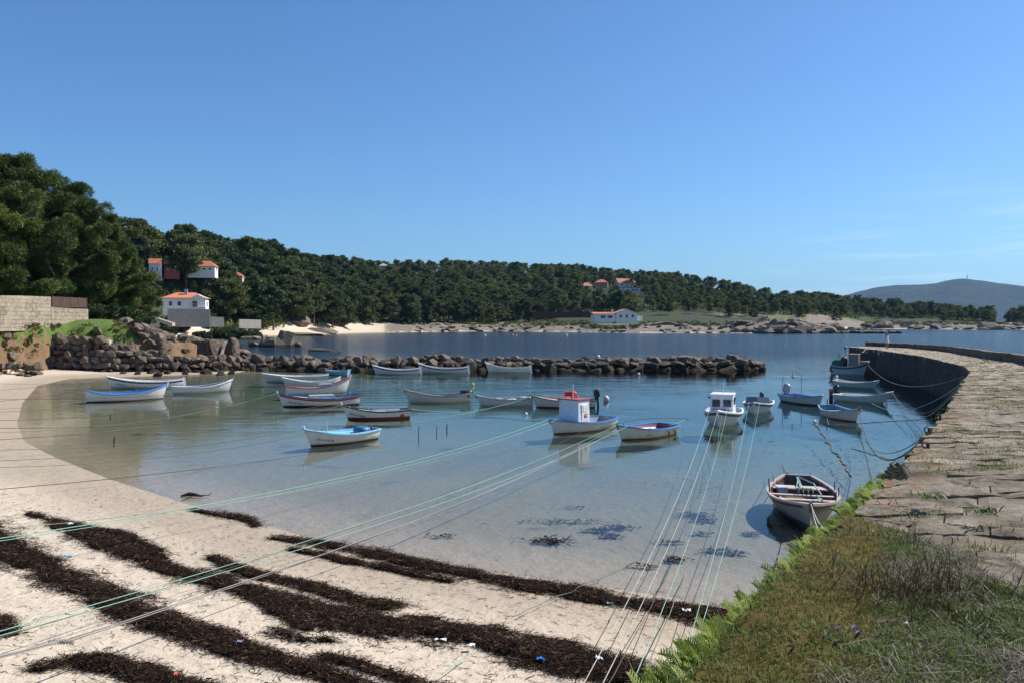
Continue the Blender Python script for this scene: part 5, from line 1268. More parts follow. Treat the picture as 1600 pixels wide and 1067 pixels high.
# ------------------------------------------------------------------ boats
def boat_paint(name, col, boot=None, bz=.07, grime=.35):
    m, nt, b = newmat(name); L = nt.links.new; t = coords(nt, 'Object'); s = N(nt, 'SeparateXYZ'); L(t, s.inputs[0])
    f = noise_(nt, 3, 7, .65, t); c = ramp(nt, f, [(.3, tuple(k * .88 for k in col)), (.7, tuple(min(1, k * 1.05) for k in col))])
    streak = mrange(nt, noise_(nt, 1, 6, .7, coords(nt, 'Object', (9, 9, .9))), .55, .75, 0, grime); c = mixc(nt, streak, c, (.30, .25, .18))
    low = mrange(nt, math_(nt, 'ADD', s.outputs[2], math_(nt, 'MULTIPLY', f, .08)), .22, .06, 0, .5); c = mixc(nt, low, c, (.28, .26, .16))
    if boot: c = mixc(nt, mrange(nt, s.outputs[2], bz + .012, bz - .004), c, boot)
    L(c, b.inputs['Base Color']); b.inputs['Roughness'].default_value = .38; bump(nt, b, noise_(nt, 5, 4, .5, t), .15, .02)
    return m
WHT = (.82, .80, .75); NAVY = (.03, .05, .16); BLUE = (.06, .25, .62); RED = (.42, .06, .045); DK = (.035, .03, .03); GRY = (.42, .44, .45)
MC = {}
def pm(key, col, rough=.45, **k):
    if key not in MC: MC[key] = simple(key, col, rough, .1, 5, **k)
    return MC[key]
M_BLACK = pm('black_plastic', (.025, .025, .028), .35); M_STEEL = pm('tube_steel', (.55, .56, .57), .35); M_WOODP = pm('bare_wood', (.30, .21, .13), .8); M_SALT = pm('weathered_white_paint', (.62, .58, .53), .7)

def letters(cu, parent, mat):
    t = bpy.data.objects.new('t', cu); COL.objects.link(t); dg = bpy.context.evaluated_depsgraph_get(); me = bpy.data.meshes.new_from_object(t.evaluated_get(dg)); bpy.data.objects.remove(t)
    me.materials.clear(); me.materials.append(mat); return link('lettering', me, parent)
class Boat:
    def __init__(s, name, label, cat, p, th, L, B, fb=.5, sb=.42, ss=.16, d=.22, tr=.62, rake=.35, hull=WHT, boot=None, bz=.07, inner=(.6, .6, .58), rail=WHT, stripe=None, thwarts=3, floor=.07, stem=.14, scol=None, grime=.35, thc=None, pins=4, rud=None, tagline=None):
        s.L, s.B, s.fb, s.sb, s.ss, s.d, s.tr, s.rake, s.floor = L, B, fb, sb, ss, d, tr, rake, floor
        s.root = empty(name, (p.x, p.y, 0), th); tag(s.root, label, cat)
        S, K = 27, 9; ts = np.linspace(0, 1, S); ks = (np.linspace(0, 1, K + 1)) ** 1.35
        hb = MB(); A = np.array([[s.pt(t, -k, 0) for k in ks[::-1]] + [s.pt(t, k, 0) for k in ks[1:]] for t in ts]); hb.grid(A)
        hb.add(A[0], [list(range(len(A[0])))])
        hb.build('hull', boat_paint('hull_paint', hull, boot, bz, grime), s.root, True)
        ib = MB(); t2 = np.linspace(.012, .975, S); A = np.array([[s.pt(t, -k, .045, True) for k in ks[::-1]] + [s.pt(t, k, .045, True) for k in ks[1:]] for t in t2]); ib.grid(A[:, ::-1]); ib.add(A[0], [list(range(len(A[0])))[::-1]])
        ib.build('interior', boat_paint('inside_paint', inner, None, 0, grime), s.root, True)
        # gunwale with rub rail
        g = MB()
        rows = []
        for t in np.linspace(0, .992, 30):
            for sg in (1,): pass
            row = []
            for (dy, dz) in ((.03, -.045), (.03, .018), (-.062, .018), (-.062, -.045), (.03, -.045)):
                q = s.pt(t, 1, -dy); row.append((q[0], max(q[1], 0.0), q[2] + dz))
            rows.append(row)
        A = np.array(rows); g.grid(A); A2 = A.copy(); A2[..., 1] *= -1; g.grid(A2[:, ::-1])
        q = s.pt(0, 1, 0); g.box((q[0] + .01, 0, q[2] - .01), (.07, 2 * q[1] + .04, .055))
        g.build('gunwale', pm('rail_%s' % str(rail), rail), s.root)
        if stripe:
            b = MB()
            for sg in (1, -1):
                rows = [[tuple(np.array(s.hp(t, k)) * np.array([1, sg, 1]) + np.array([0, .007 * sg, 0])) for k in (.80, .92)] for t in np.linspace(0.0, .985, 30)]
                b.grid(np.array(rows)[:, ::-1] if sg > 0 else np.array(rows))
            b.build('stripe', pm('stripe_%s' % str(stripe), stripe), s.root)
        # stem post
        q = s.pt(1, 1, 0); b = MB(); b.tube([(q[0] - .06, 0, q[2] - .22), (q[0] + .0, 0, q[2] - .02), (q[0] + .05, 0, q[2] + stem)], [.045, .045, .035], 6); b.build('stem_post', pm('stem_%s' % str(scol or rail), scol or rail), s.root)
        # thwarts
        for k in range(thwarts):
            t = .2 + .52 * k / max(1, thwarts - 1) if thwarts > 1 else .45; q = s.pt(t, .9, .05); b = MB(); b.box((q[0], 0, q[2] - .07), (.2, 2 * q[1] + .01, .035)); b.build('thwart', pm('thwart_%s' % str(thc or inner), thc or tuple(min(.8, c * 1.15) for c in inner)), s.root)
        for k in range(pins):
            t = .36 + .28 * (k // 2); q = s.pt(t, 1, .02); sg = 1 if k % 2 else -1; b = MB(); b.tube([(q[0], sg * q[1], q[2]), (q[0], sg * q[1], q[2] + .13)], .013, 5); b.build('thole_pin', M_BLACK if k % 3 else M_STEEL, s.root)
        if rud:
            q = s.pt(0, 1, 0); b = MB(); b.box((q[0] - .12, 0, q[2] * .5), (.26, .035, q[2] + .35), 0, M=Matrix.Rotation(.12, 4, 'Y')); b.build('rudder', pm('rudder_%s' % str(rud), rud), s.root)
    def bw(s, t):
        if t > .42: return s.B / 2 * max(0.0, 1 - ((t - .42) / .58) ** 2.3)
        return s.B / 2 * (s.tr + (1 - s.tr) * (1 - ((.42 - t) / .42) ** 2))
    def sheer(s, t): return s.fb + (s.sb * ((t - .38) / .62) ** 2 if t > .38 else s.ss * ((.38 - t) / .38) ** 2)
    def pt(s, t, k, inset=0.0, clamp=False):
        sg = 1 if k >= 0 else -1; k = abs(k); b = max(s.bw(t) - inset, 0.004 if inset <= 0 else 0.0); zs = s.sheer(t); zk = -s.d * (1 - max(0, (t - .7) / .3) ** 2 * .7) + inset * .8
        v = max(0, (t - .45) / .55); pw = .36 + .75 * v * v; y = b * k ** pw; z = zk + (zs - zk) * k ** (1.25 - .25 * v)
        x = s.L * (t - .5) - s.rake * (1 - k) * t ** 5 + (.10 if s.tr > .1 else .3) * (1 - k) * (1 - t) ** 5 - (inset * 1.2 if t > .9 else 0)
        if clamp: z = max(z, s.floor)
        return (x, sg * y, z)
    def hp(s, t, f):
        """hull point at height fraction f of the side at station t"""
        return s.pt(t, f, 0)
    def top(s, t): return s.sheer(t)
    def part(s, name, b, m, smooth=False): return b.build(name, m, s.root, smooth)
    def foredeck(s, t0, mat, cam_=.04):
        b = MB(); rows = [[(s.pt(t, 1, .02)[0], y * max(s.pt(t, 1, .03)[1], 0.002), s.top(t) - .012 + cam_ * (1 - y * y)) for y in np.linspace(-1, 1, 7)] for t in np.linspace(t0, .985, 12)]
        b.grid(np.array(rows)); return s.part('foredeck', b, mat, True)
    def outboard(s, y=0, sc=1.0, col=(.03, .035, .05), tilt=.15, z0=None):
        q = s.pt(0, 1, 0); z = z0 if z0 else q[2]; x = q[0] - .12; o = empty('outboard_motor', (0, 0, 0)); o.parent = s.root; o.location = (x, y, z); o.rotation_euler = (0, tilt, 0)
        b = MB(); b.blob((-.02, 0, .30 * sc), (.20 * sc, .155 * sc, .27 * sc), 12, 9, .7); b.build('cowl', pm('cowl_%s' % str(col), col, .25), o, True)
        b = MB(); b.blob((-.06, 0, .34 * sc), (.15 * sc, .162 * sc, .16 * sc), 12, 9, .8); b.build('cowl_trim', pm('cowl_trim', (.6, .6, .6)), o, True) if sc > 1.05 else None
        b = MB(); b.box((-.02, 0, -.28 * sc), (.12 * sc, .09 * sc, .75 * sc), taper=1.2); b.box((.09, 0, -.02), (.14, .22, .18)); b.build('bracket', M_BLACK, o)
    def text(s, body, t, f, size, side, col=(.03, .03, .04), z=None):
        cu = bpy.data.curves.new('registration', 'FONT'); cu.body = body; cu.size = size; cu.extrude = .001; cu.align_x = 'CENTER'; cu.align_y = 'CENTER'
        o = letters(cu, s.root, pm('letter_%s' % str(col), col))
        a = Vector(s.hp(max(t - .05, 0), f)); b_ = Vector(s.hp(min(t + .05, 1), f)); lo = Vector(s.hp(t, f - .15)); hi = Vector(s.hp(t, f + .12)); 
        if side < 0: a.y *= -1; b_.y *= -1; lo.y *= -1; hi.y *= -1
        xa = (b_ - a).normalized() * (1 if side < 0 else -1); up = (hi - lo).normalized(); nn = xa.cross(up).normalized(); up = nn.cross(xa); c = Vector(s.hp(t, f)); c.y *= (1 if side > 0 else -1)
        c += nn * .02; M = Matrix((xa, up, nn)).transposed().to_4x4(); M.translation = c; o.matrix_local = M
        return o
    def world(s, v): return s.root.matrix_basis @ Vector(v)

def place(cx, wl, W, rel, B_ratio=.38, Lmax=7, dz=0):
    """photo centre x, water-line y of the near side, photo width -> position, heading, length, beam"""
    c = P(cx, wl, 0); az = math.atan2(c.x, c.y); r = R(rel); w = W / FPX * c.y / math.cos(az) ** 0
    L = min(Lmax, w / (abs(math.cos(r)) + .62 * B_ratio * abs(math.sin(r)))); B = L * B_ratio
    off = (abs(math.cos(r)) * B * .45 + abs(math.sin(r)) * L * .42)
    c = c + Vector((math.sin(az), math.cos(az), 0)) * off
    return c, r - az, L, B
def bt(label, cx, wl, W, rel, br=.36, cat='rowing boat', name='rowing_boat', L=None, **k):
    p, th, L_, B = place(cx, wl, W, rel, br); 
    if L: B = B / L_ * L; L_ = L
    sc = L_ / 4.6; k.setdefault('fb', .46 * (.6 + .4 * sc)); k.setdefault('sb', .36 * (.5 + .5 * sc))
    b = Boat(name, label, cat, p, th, L_, B, **k); BOATS.append(b); return b
BOATS = []
PALE = (.60, .62, .62)
b1 = bt('white rowing boat with navy stripe, farthest left under the sea wall', 227, 606, 111, 180, stripe=NAVY, inner=(.66, .62, .6), rud=WHT, stem=.3, ss=.12, sb=.5, tr=.35)
b1.text('PONTE 3', .82, .55, .2, 1)
b2 = bt('white rowing boat with bright blue gunwale nearest the left sand', 199, 627, 122, 6, tr=.2, rail=BLUE, inner=(.10, .22, .45), boot=(.14, .06, .04), bz=.05, ss=.34, sb=.55, stem=.25, scol=WHT, thc=BLUE, rud=None)
b3 = bt('slender white boat with blue inside, right of the blue gunwale one', 317, 614, 94, 8, tr=.25, rail=WHT, inner=(.06, .10, .22), ss=.10, sb=.5, stem=.25, scol=(.25, .33, .45), thc=BLUE)
b4 = bt('plain grey-white skiff closest to the breakwater among the left cluster', 462, 597, 101, 180, tr=.5, inner=(.62, .63, .63), hull=(.58, .60, .60), sb=.3, stem=.1, ss=.12)
b5 = bt('little pale blue dinghy with white transom by the breakwater', 527, 586, 42, 150, br=.42, hull=(.16, .40, .58), rail=(.22, .48, .66), inner=(.3, .5, .6), thwarts=1, pins=0, sb=.1, name='dinghy', cat='dinghy', stem=.02)
b6 = bt('white double-ended boat with pale gunwale behind the red-railed one', 487, 606, 91, 182, tr=.18, inner=(.56, .54, .52), hull=(.66, .68, .69), ss=.42, sb=.42, stem=.22)
b7 = bt('white boat with red gunwale and high right bow in the left cluster', 498, 616, 103, 8, tr=.3, rail=(.40, .07, .05), inner=(.45, .42, .42), ss=.16, sb=.7, stem=.25, scol=WHT, thc=WHT)
q = MB(); q.box((.5, 0, b7.top(.6) + .02), (.9, b7.B * .5, .3)); b7.part('locker', q, pm('locker_grey', (.36, .40, .44)))
b8 = bt('long white boat with navy and red stripe and grey engine box', 499, 636, 132, 190, tr=.45, rail=NAVY, stripe=RED, inner=(.40, .45, .55), boot=(.05, .03, .03), sb=.42, stem=.12, scol=WHT, ss=.18)
q = MB(); q.box((-.15, 0, b8.top(.5) - .02), (1.7, b8.B * .52, .42), taper=.93); b8.part('engine_box', q, pm('box_grey_blue', (.30, .36, .44)))
q = MB(); q.box((.35, b8.B * .262 + .004, b8.top(.5) + .02), (.32, .02, .22)); b8.part('yellow_sticker', q, pm('sticker_yellow', (.75, .5, .04)))
q = MB(); q.tube([(-1.9, .3, b8.top(.1)), (-2.2, .35, b8.top(.1) + .35)], .03, 6); b8.part('tiller', q, M_STEEL)
b8.text('PO 3-E 15-91', .80, .55, .17, 1)
b9 = bt('white boat with black gunwale and red-brown bottom paint', 588, 656, 110, 188, tr=.72, rail=DK, inner=(.66, .66, .62), boot=(.20, .035, .025), bz=.12, sb=.4, stem=.16, scol=WHT, ss=.05)
b9.text('PO 3-E 12-98', .80, .6, .16, 1); 
q = MB(); q.box((-.6, -b9.B * .2, b9.top(.4) + .02), (1.6, .06, .05), .08); q.box((-.4, b9.B * .1, b9.top(.4) + .03), (1.7, .06, .05), -.05); b9.part('oar', q, pm('white_oar', (.66, .64, .6)))
q = MB(); c = b9.hp(.14, .7); q.box((c[0], c[1] + .012, c[2]), (.22, .015, .16), -.1); b9.part('red_mark', q, pm('mark_red', (.6, .05, .03)))
b10 = bt('white boat with sky blue inside, nearest boat on the left of the bay', 532, 698, 130, 217, br=.38, tr=.74, rail=(.28, .58, .74), inner=(.22, .60, .82), boot=(.03, .018, .015), bz=.05, sb=.34, ss=.05, stem=.16, scol=WHT, thc=(.30, .62, .78), thwarts=2, grime=.12)
b10.text('PO 3-E 15-98', .79, .60, .14, 1); b10.text('CARMELA', .13, .62, .09, 1, (.12, .12, .14))
q = MB(); q.blob((-1.28, -.05, .42), (.36, .42, .2), 12, 8, .7); b10.part('blue_tarpaulin', q, pm('tarp_blue', (.03, .14, .26)), True)
q = MB(); q.blob((-1.62, .1, .50), (.2, .25, .08), 9, 6, .8); b10.part('black_bag', q, M_BLACK, True)
q = MB(); q.tube([(.3, -.62, .45), (.3, -.62, .95)], .02, 6); b10.part('white_pole', q, M_SALT)
b11 = bt('white boat with navy stripe and white rudder, left of two under the breakwater', 619, 585, 74, 178, tr=.3, stripe=NAVY, inner=(.6, .6, .6), hull=(.62, .65, .70), sb=.5, rud=WHT, stem=.14)
b12 = bt('white boat with navy stripe and white rudder, right of two under the breakwater', 692, 583, 78, 178, tr=.3, stripe=NAVY, inner=(.5, .42, .36), hull=(.62, .65, .70), sb=.55, rud=WHT, stem=.14)
b13 = bt('white boat with brown inside moored alone under the middle of the breakwater', 793, 582, 70, 181, tr=.35, inner=(.36, .20, .12), sb=.6, rud=WHT, stem=.2)
b14 = bt('grey-white boat with orange patch at its stern in the middle of the bay', 684, 630, 109, 188, tr=.4, hull=(.60, .60, .58), rail=(.25, .22, .19), inner=(.34, .32, .29), sb=.45, stem=.35, scol=(.30, .26, .22), ss=.22, thc=WHT)
q = MB(); c = b14.hp(.06, .78); q.box((c[0], c[1] + .02, c[2]), (.42, .02, .2), -.35); b14.part('orange_patch', q, pm('patch_orange', (.55, .2, .05)))
q = MB(); q.blob((-2.0, 0, b14.top(.05) + .06), (.5, .4, .13), 10, 6, .8); b14.part('net_heap', q, M_BLACK, True)
b15 = bt('white boat cluttered with fishing gear beside the orange-decked one', 788, 635, 93, 184, tr=.6, hull=(.66, .64, .64), inner=(.42, .38, .36), sb=.28, stem=.08, ss=.14, rail=(.36, .34, .33))
rr = random.Random(1); q = MB(); [q.box((rr.uniform(-1.6, .8), rr.uniform(-.4, .4), b15.top(.4) + rr.uniform(-.1, .1)), (rr.uniform(.2, .5), rr.uniform(.2, .4), rr.uniform(.1, .3)), rr.uniform(0, 3)) for _ in range(7)]; b15.part('fishing_boxes', q, pm('box_pale', (.6, .55, .5)))
q = MB(); [q.tube([(x, y, b15.top(.2)), (x, y, b15.top(.2) + .35)], .015, 5) for x in (-2.0, -1.6, -1.2) for y in (-.5, .5)]; b15.part('rod_rack', q, M_BLACK)
b16 = bt('greenish-white fishing boat with orange deck, red crate and navy outboard', 880, 638, 104, 188, br=.36, tr=.78, cat='fishing boat', name='fishing_boat', hull=(.58, .60, .54), rail=(.12, .17, .15), boot=(.16, .03, .025), bz=.07, inner=(.62, .26, .17), sb=.34, ss=.02, thwarts=1, pins=0, floor=.3, stem=.05)
b16.foredeck(.6, pm('salmon_deck', (.68, .28, .18)))
q = MB(); q.box((-.35, .1, b16.top(.4) + .28), (.52, .45, .58)); q.blob((-.62, -.1, b16.top(.4) + .28), (.3, .26, .32), 10, 7, .7); b16.part('red_crate', q, pm('crate_red', (.55, .02, .02)))
b16.outboard(.1, 1.02, (.02, .025, .045), .1, b16.top(0) + .12); q = MB(); q.tube([(-1.9, .25, b16.top(.1)), (-1.9, .25, b16.top(.1) + 1.6)], .015, 5); q.tube([(-1.9, .25, b16.top(.1) + 1.5), (-1.9, .25, b16.top(.1) + 1.6)], .03, 5); b16.part('antenna', q, M_BLACK)
q = MB(); [q.tube([(x, sg * b16.bw((x / b16.L) + .5) * .93, b16.top(.6)), (x, sg * b16.bw((x / b16.L) + .5) * .93, b16.top(.6) + .26)], .014, 5) for x in (-.2, .5, 1.2) for sg in (-1, 1)]
for sg in (-1, 1): q.tube([(x, sg * b16.bw((x / b16.L) + .5) * .93, b16.top(.6) + .26) for x in (-.9, -.2, .5, 1.2)], .014, 5)
b16.part('hand_rail', q, M_STEEL); b16.text('BETA', .1, .7, .13, 1)
b17 = bt('white boat with blue gunwale and white cabin topped in red', 907, 679, 106, 231, br=.41, L=4.8, tr=.62, cat='cabin boat', name='cabin_boat', rail=BLUE, boot=(.14, .03, .025), bz=.035, inner=(.30, .32, .33), sb=.3, ss=.05, thwarts=1, thc=(.45, .10, .08), stem=.05, pins=2, grime=.5)
b17.foredeck(.72, pm('blue_deck', (.20, .35, .55)))
def cabin(bo, x0, x1, wd, z0, h, mat, roofm, win, tp=.93, lean=0.0):
    c = empty('cabin'); c.parent = bo.root; w = MB(); xm = (x0 + x1) / 2; w.box((xm, 0, z0 + h / 2), (x1 - x0, wd, h), taper=tp); w.build('cabin_wall', mat, c); r = MB(); r.box((xm, 0, z0 + h + .02), ((x1 - x0) * tp + .1, wd * tp + .1, .06)); r.build('cabin_roof', roofm, c)
    for (x, y, z, sx_, sy_, sz_) in win: g = MB(); g.box((x, y, z), (sx_, sy_, sz_)); g.build('window', M_GLASS, c)
    return c
zt = b17.top(.6); cb = cabin(b17, .05, .95, b17.B * .66, zt - .12, 1.22, pm('cabin_white', (.74, .74, .76)), pm('cabin_roof_red', (.42, .08, .07)), [])
hw = b17.B * .33
q = MB(); q.box((.45, hw * .975, zt + .45), (.5, .05, .86)); q.box((.48, hw * .975 + .02, zt + .68), (.26, .04, .32)); q.build('door', pm('door_white', (.80, .80, .80)), cb)
for k, (cl, zz, hh) in enumerate(((RED, .28, .05), ((.8, .5, .03), .23, .05), (RED, .18, .05))): q = MB(); q.box((.40, hw * .975 + .035, zt + zz + .1), (.2, .03, hh)); q.build('flag_sticker', pm('flag%s' % str(cl), cl), cb)
q = MB(); q.tube([(.6, 0, zt + 1.1), (.6, 0, zt + 1.85)], [.035, .03], 7); q.build('mast', pm('mast_white', (.72, .72, .74)), cb); q = MB(); q.box((.25, -.2, zt + 1.18), (.25, .25, .12)); q.build('roof_box', pm('roof_box_red', (.4, .03, .03)), cb)
b18 = bt('open white boat with blue gunwale and dark red inside beside the cabin boat', 1006, 688, 84, 232, br=.46, L=4.0, tr=.74, rail=BLUE, boot=(.14, .045, .03), bz=.04, inner=(.24, .09, .08), sb=.3, ss=.02, thwarts=0, stem=.08, scol=(.12, .14, .15), grime=.45, floor=.2)
b18.foredeck(.8, pm('blue_deck', (.20, .35, .55))); q = MB(); q.box((-.2, 0, .24), (b18.L * .5, b18.B * .62, .06)); b18.part('floorboard', q, pm('floor_grey', (.40, .43, .47)))
for t in (.16, .30): c = b18.hp(t, .8); q = MB(); q.blob((c[0], c[1] + .07, c[2] - .12), (.05, .05, .17), 8, 7); q.tube([(c[0], c[1] + .03, c[2]), (c[0], c[1] - .02, c[2] + .16)], .01, 4); b18.part('fender', q, pm('fender_tan', (.22, .14, .08)), True)
b18.text('MARISOL', .62, .62, .11, 1, (.25, .25, .25))
b19 = bt('white cabin cruiser facing the beach with two front windows', 1129, 670, 61, 264, br=.42, L=4.8, tr=.8, cat='cabin cruiser', name='cabin_cruiser', stripe=NAVY, inner=(.6, .6, .6), sb=.3, ss=.02, thwarts=0, pins=0, stem=.02, fb=.62, floor=.2, hull=(.66, .67, .68), rake=.6)
b19.foredeck(.55, pm('deck_white', (.72, .71, .70)), .1); zt = b19.top(.55); B_ = b19.B
cb = cabin(b19, -.9, .55, B_ * .60, zt - .05, .98, pm('cabin_white', (.74, .74, .76)), pm('roof_white', (.72, .72, .73)), [(.545, -B_ * .14, zt + .50, .03, B_ * .20, .38), (.545, B_ * .14, zt + .50, .03, B_ * .20, .38), (-.2, B_ * .297, zt + .55, .6, .03, .3), (-.2, -B_ * .297, zt + .55, .6, .03, .3)])
q = MB(); q.tube([(-.6, -B_ * .27, zt + .95), (-.6, -B_ * .27, zt + 1.1), (-.6, B_ * .27, zt + 1.1), (-.6, B_ * .27, zt + .95)], .018, 5); q.tube([(-.3, 0, zt + .95), (-.3, 0, zt + 1.5)], .02, 5); q.tube([(-.3, -.16, zt + 1.5), (-.3, .16, zt + 1.5)], .014, 5); q.build('roof_rail', M_STEEL, cb)
for sg in (-1, 1): q = MB(); q.box((.3, sg * B_ * .33, zt + .78), (.12, .1, .1)); q.build('side_lamp', M_BLACK, cb)
cu = bpy.data.curves.new('name', 'FONT'); cu.body = 'DANIELA'; cu.size = .22; cu.extrude = .001; cu.align_x = 'CENTER'; o = letters(cu, b19.root, pm('letter_navy', (.05, .06, .14))); M = Matrix(((0, 0, 1, .60), (1, 0, 0, 0), (0, 1, 0, zt + .07), (0, 0, 0, 1))); o.matrix_local = M
q = MB()
for sg in (-1, 1): q.tube([(b19.pt(t, 1, .1)[0], sg * b19.pt(t, 1, .1)[1], b19.top(t) + .02 + .2 * (t > .2)) for t in (.12, .2, .4, .55)], .02, 5)
b19.part('side_rail', q, M_STEEL)
b20 = bt('small white motor boat with navy stripe facing the beach, right of the cruiser', 1184, 649, 47, 264, br=.42, L=4.2, tr=.8, cat='motor boat', name='motor_boat', stripe=NAVY, inner=(.55, .56, .57), sb=.22, ss=.0, thwarts=2, pins=0, stem=.02, hull=(.66, .67, .68), fb=.55)
b20.foredeck(.72, pm('deck_white', (.72, .71, .70)), .06)
q = MB(); q.add([(.3, -B_ * .36, b20.top(.6)), (.5, 0, b20.top(.6)), (.3, B_ * .36, b20.top(.6)), (.05, -B_ * .32, b20.top(.6) + .34), (.2, 0, b20.top(.6) + .36), (.05, B_ * .32, b20.top(.6) + .34)], [[0, 1, 4, 3], [1, 2, 5, 4]]); b20.part('windscreen', q, pm('smoked_screen', (.14, .16, .19), .15))
b20.outboard(0, .9); b20.text('MARY LUZ', .70, .55, .13, -1); 
b21 = bt('grey motor boat with steel arch, flag and grey outboard', 1256, 633, 52, 302, br=.42, L=4.3, tr=.75, cat='motor boat', name='motor_boat', rail=(.10, .20, .55), boot=NAVY, bz=.09, inner=(.22, .28, .42), sb=.28, ss=.02, hull=(.62, .62, .60), thwarts=2, pins=0, scol=WHT, stem=.05)
b21.outboard(0, 1.35, (.36, .38, .40), .35); q = MB(); y_ = b21.B * .40; x_ = -b21.L * .34; z_ = b21.top(.12); q.tube([(x_, -y_, z_), (x_, -y_, z_ + 1.15), (x_, -y_ + .08, z_ + 1.25), (x_, y_ - .08, z_ + 1.25), (x_, y_, z_ + 1.15), (x_, y_, z_)], .028, 6); b21.part('steel_arch', q, M_STEEL)
q = MB(); q.tube([(x_, 0, z_ + 1.25), (x_, 0, z_ + 1.65)], .012, 5); q.add([(x_, 0, z_ + 1.6), (x_ + .06, .05, z_ + 1.25), (x_ - .02, .16, z_ + 1.15), (x_, .02, z_ + 1.1)], [[0, 1, 2, 3], [3, 2, 1, 0]]); b21.part('small_flag', q, pm('flag_ochre', (.45, .25, .10)))
b22 = bt('grey wooden trawler with glazed wheelhouse tied to the pier head', 1327, 586, 58, -14, br=.36, cat='trawler', name='trawler', hull=(.60, .62, .62), rail=(.55, .52, .48), stripe=(.10, .10, .11), inner=(.25, .22, .2), fb=.85, sb=.5, ss=.15, d=.3, tr=.5, rake=.5, thwarts=0, pins=0, stem=.2, floor=.4, scol=(.7, .7, .7))
zt = b22.top(.6); L_ = b22.L; cb = cabin(b22, .0 * L_, .26 * L_, b22.B * .6, zt - .35, 1.55, pm('wheelhouse_orange', (.42, .20, .12)), pm('roof_pale', (.58, .42, .32)), [], .96)
hw = b22.B * .3
for (x, wd_) in ((.065 * L_, .11 * L_), (.19 * L_, .10 * L_)): q = MB(); q.box((x, -hw * .99, zt + .62), (wd_, .05, .72)); q.build('window', pm('green_glass', (.12, .22, .20), .12), cb); q = MB(); q.box((x, hw * .99, zt + .62), (wd_, .05, .72)); q.build('window', pm('green_glass', (.12, .22, .20), .12), cb)
q = MB(); q.box((.262 * L_ - .03, 0, zt + .66), (.04, hw * 1.5, .6)); q.build('window', pm('green_glass', (.12, .22, .20), .12), cb)
q = MB(); q.blob((-.28 * L_, 0, b22.top(.2) + .15), (.75, b22.B * .3, .55), 12, 8, .8); b22.part('green_net', q, pm('net_green', (.05, .16, .10), .9), True)
q = MB(); q.blob((-.14 * L_, 0, zt + .35), (.35, .4, .6), 9, 7, .7); b22.part('winch', q, pm('winch_dark', (.08, .05, .045), .6), True)
q = MB(); q.tube([(-.3 * L_, .2, zt), (-.3 * L_, .2, zt + 1.3)], .03, 5); q.tube([(-.12 * L_, .1, zt), (-.12 * L_, .1, zt + 1.8)], .035, 5); q.blob((-.12 * L_, .1, zt + 1.85), (.16, .16, .14), 8, 6); q.tube([(.22 * L_, 0, zt + 1.2), (.22 * L_, 0, zt + 1.75)], .02, 5); b22.part('mast', q, M_BLACK)
q = MB(); c = b22.hp(.03, .75); q.box((c[0] + .1, -c[1] - .02, c[2] - .1), (.5, .03, .5)); b22.part('red_patch', q, pm('patch_red', (.45, .07, .04)))
q = MB(); q.blob((.40 * L_, 0, b22.top(.9) + .12), (.5, .25, .14), 9, 6, .6); b22.part('bow_gear', q, pm('bow_gear', (.5, .32, .24)), True)
b23 = bt('small pale grey boat with raised outboard behind the big-bowed white one', 1338, 606, 43, -22, br=.4, L=3.6, tr=.75, hull=(.66, .67, .67), inner=(.5, .5, .5), sb=.25, thwarts=2, cat='motor boat', name='motor_boat', stem=.03, pins=0)
b23.outboard(0, .8, (.45, .45, .47), .9)
b24 = bt('white motor boat with high flared right bow below the pier wall', 1350, 630, 64, -30, br=.4, L=4.0, tr=.78, hull=(.80, .80, .78), inner=(.7, .7, .68), sb=.42, ss=.0, thwarts=2, cat='motor boat', name='motor_boat', stem=.02, pins=2, rake=.7)
b24.outboard(.2, 1.05, (.02, .02, .03), -.1); q = MB(); q.box((-b24.L * .5 - .32, -.25, .28), (.14, .32, .95), taper=.8); b24.part('raised_rudder', q, pm('rudder_maroon', (.14, .02, .02)))
b25 = bt('open blue-railed boat with an oar over its side, near the middle of the pier', 1316, 657, 44, 296, br=.44, L=3.9, tr=.6, rail=(.20, .34, .52), inner=(.15, .26, .36), hull=(.64, .62, .58), boot=(.16, .04, .03), bz=.05, sb=.34, thwarts=3, thc=(.62, .68, .66), stem=.1, scol=(.15, .12, .1))
q = MB(); q.tube([(-1.2, -.5, .5), (-1.7, -1.3, .42)], .02, 5); q.box((-1.75, -1.38, .42), (.3, .14, .02), 1.0); q.tube([(-1.9, 0, .5), (-1.9, 0, .95)], .03, 5); b25.part('oar', q, pm('oar_dark', (.10, .05, .04)))
# the old boat in the foreground
c = Vector((8.42, 23.75, 0)); th = math.atan2(21.2 - 26.3, 7.75 - 9.15)
b26 = Boat('old_rowing_boat', 'weathered grey open wooden boat lying close to the pier, nearest of all', 'rowing boat', c, th, 5.0, 1.95, fb=.50, sb=.26, ss=.12, d=.25, tr=.42, rake=.18, hull=(.33, .30, .265), boot=(.07, .06, .05), bz=.16, inner=(.10, .07, .065), rail=(.46, .37, .32), thwarts=0, stem=.08, scol=(.12, .09, .08), grime=.9, pins=0, floor=.06)
for t, w_, n_ in ((.22, .5, 'stern_seat'), (.44, .16, 'thwart'), (.60, .2, 'thwart')): q_ = b26.pt(t, .9, .05); q = MB(); q.box((q_[0], 0, q_[2] + .0), (w_, 2 * q_[1] + .06, .045)); b26.part(n_, q, pm('thwart_worn', (.50, .40, .34), .8, grime=((.2, .12, .1), .8)))
for k in range(9): t = .14 + k * .085; q = MB(); [q.tube([tuple(np.array(b26.pt(t, f, .06)) * np.array([1, sg, 1])) for f in (.25, .5, .75, 1)], .02, 4) for sg in (-1, 1)]; b26.part('rib', q, pm('rib_red_brown', (.20, .10, .08), .8))
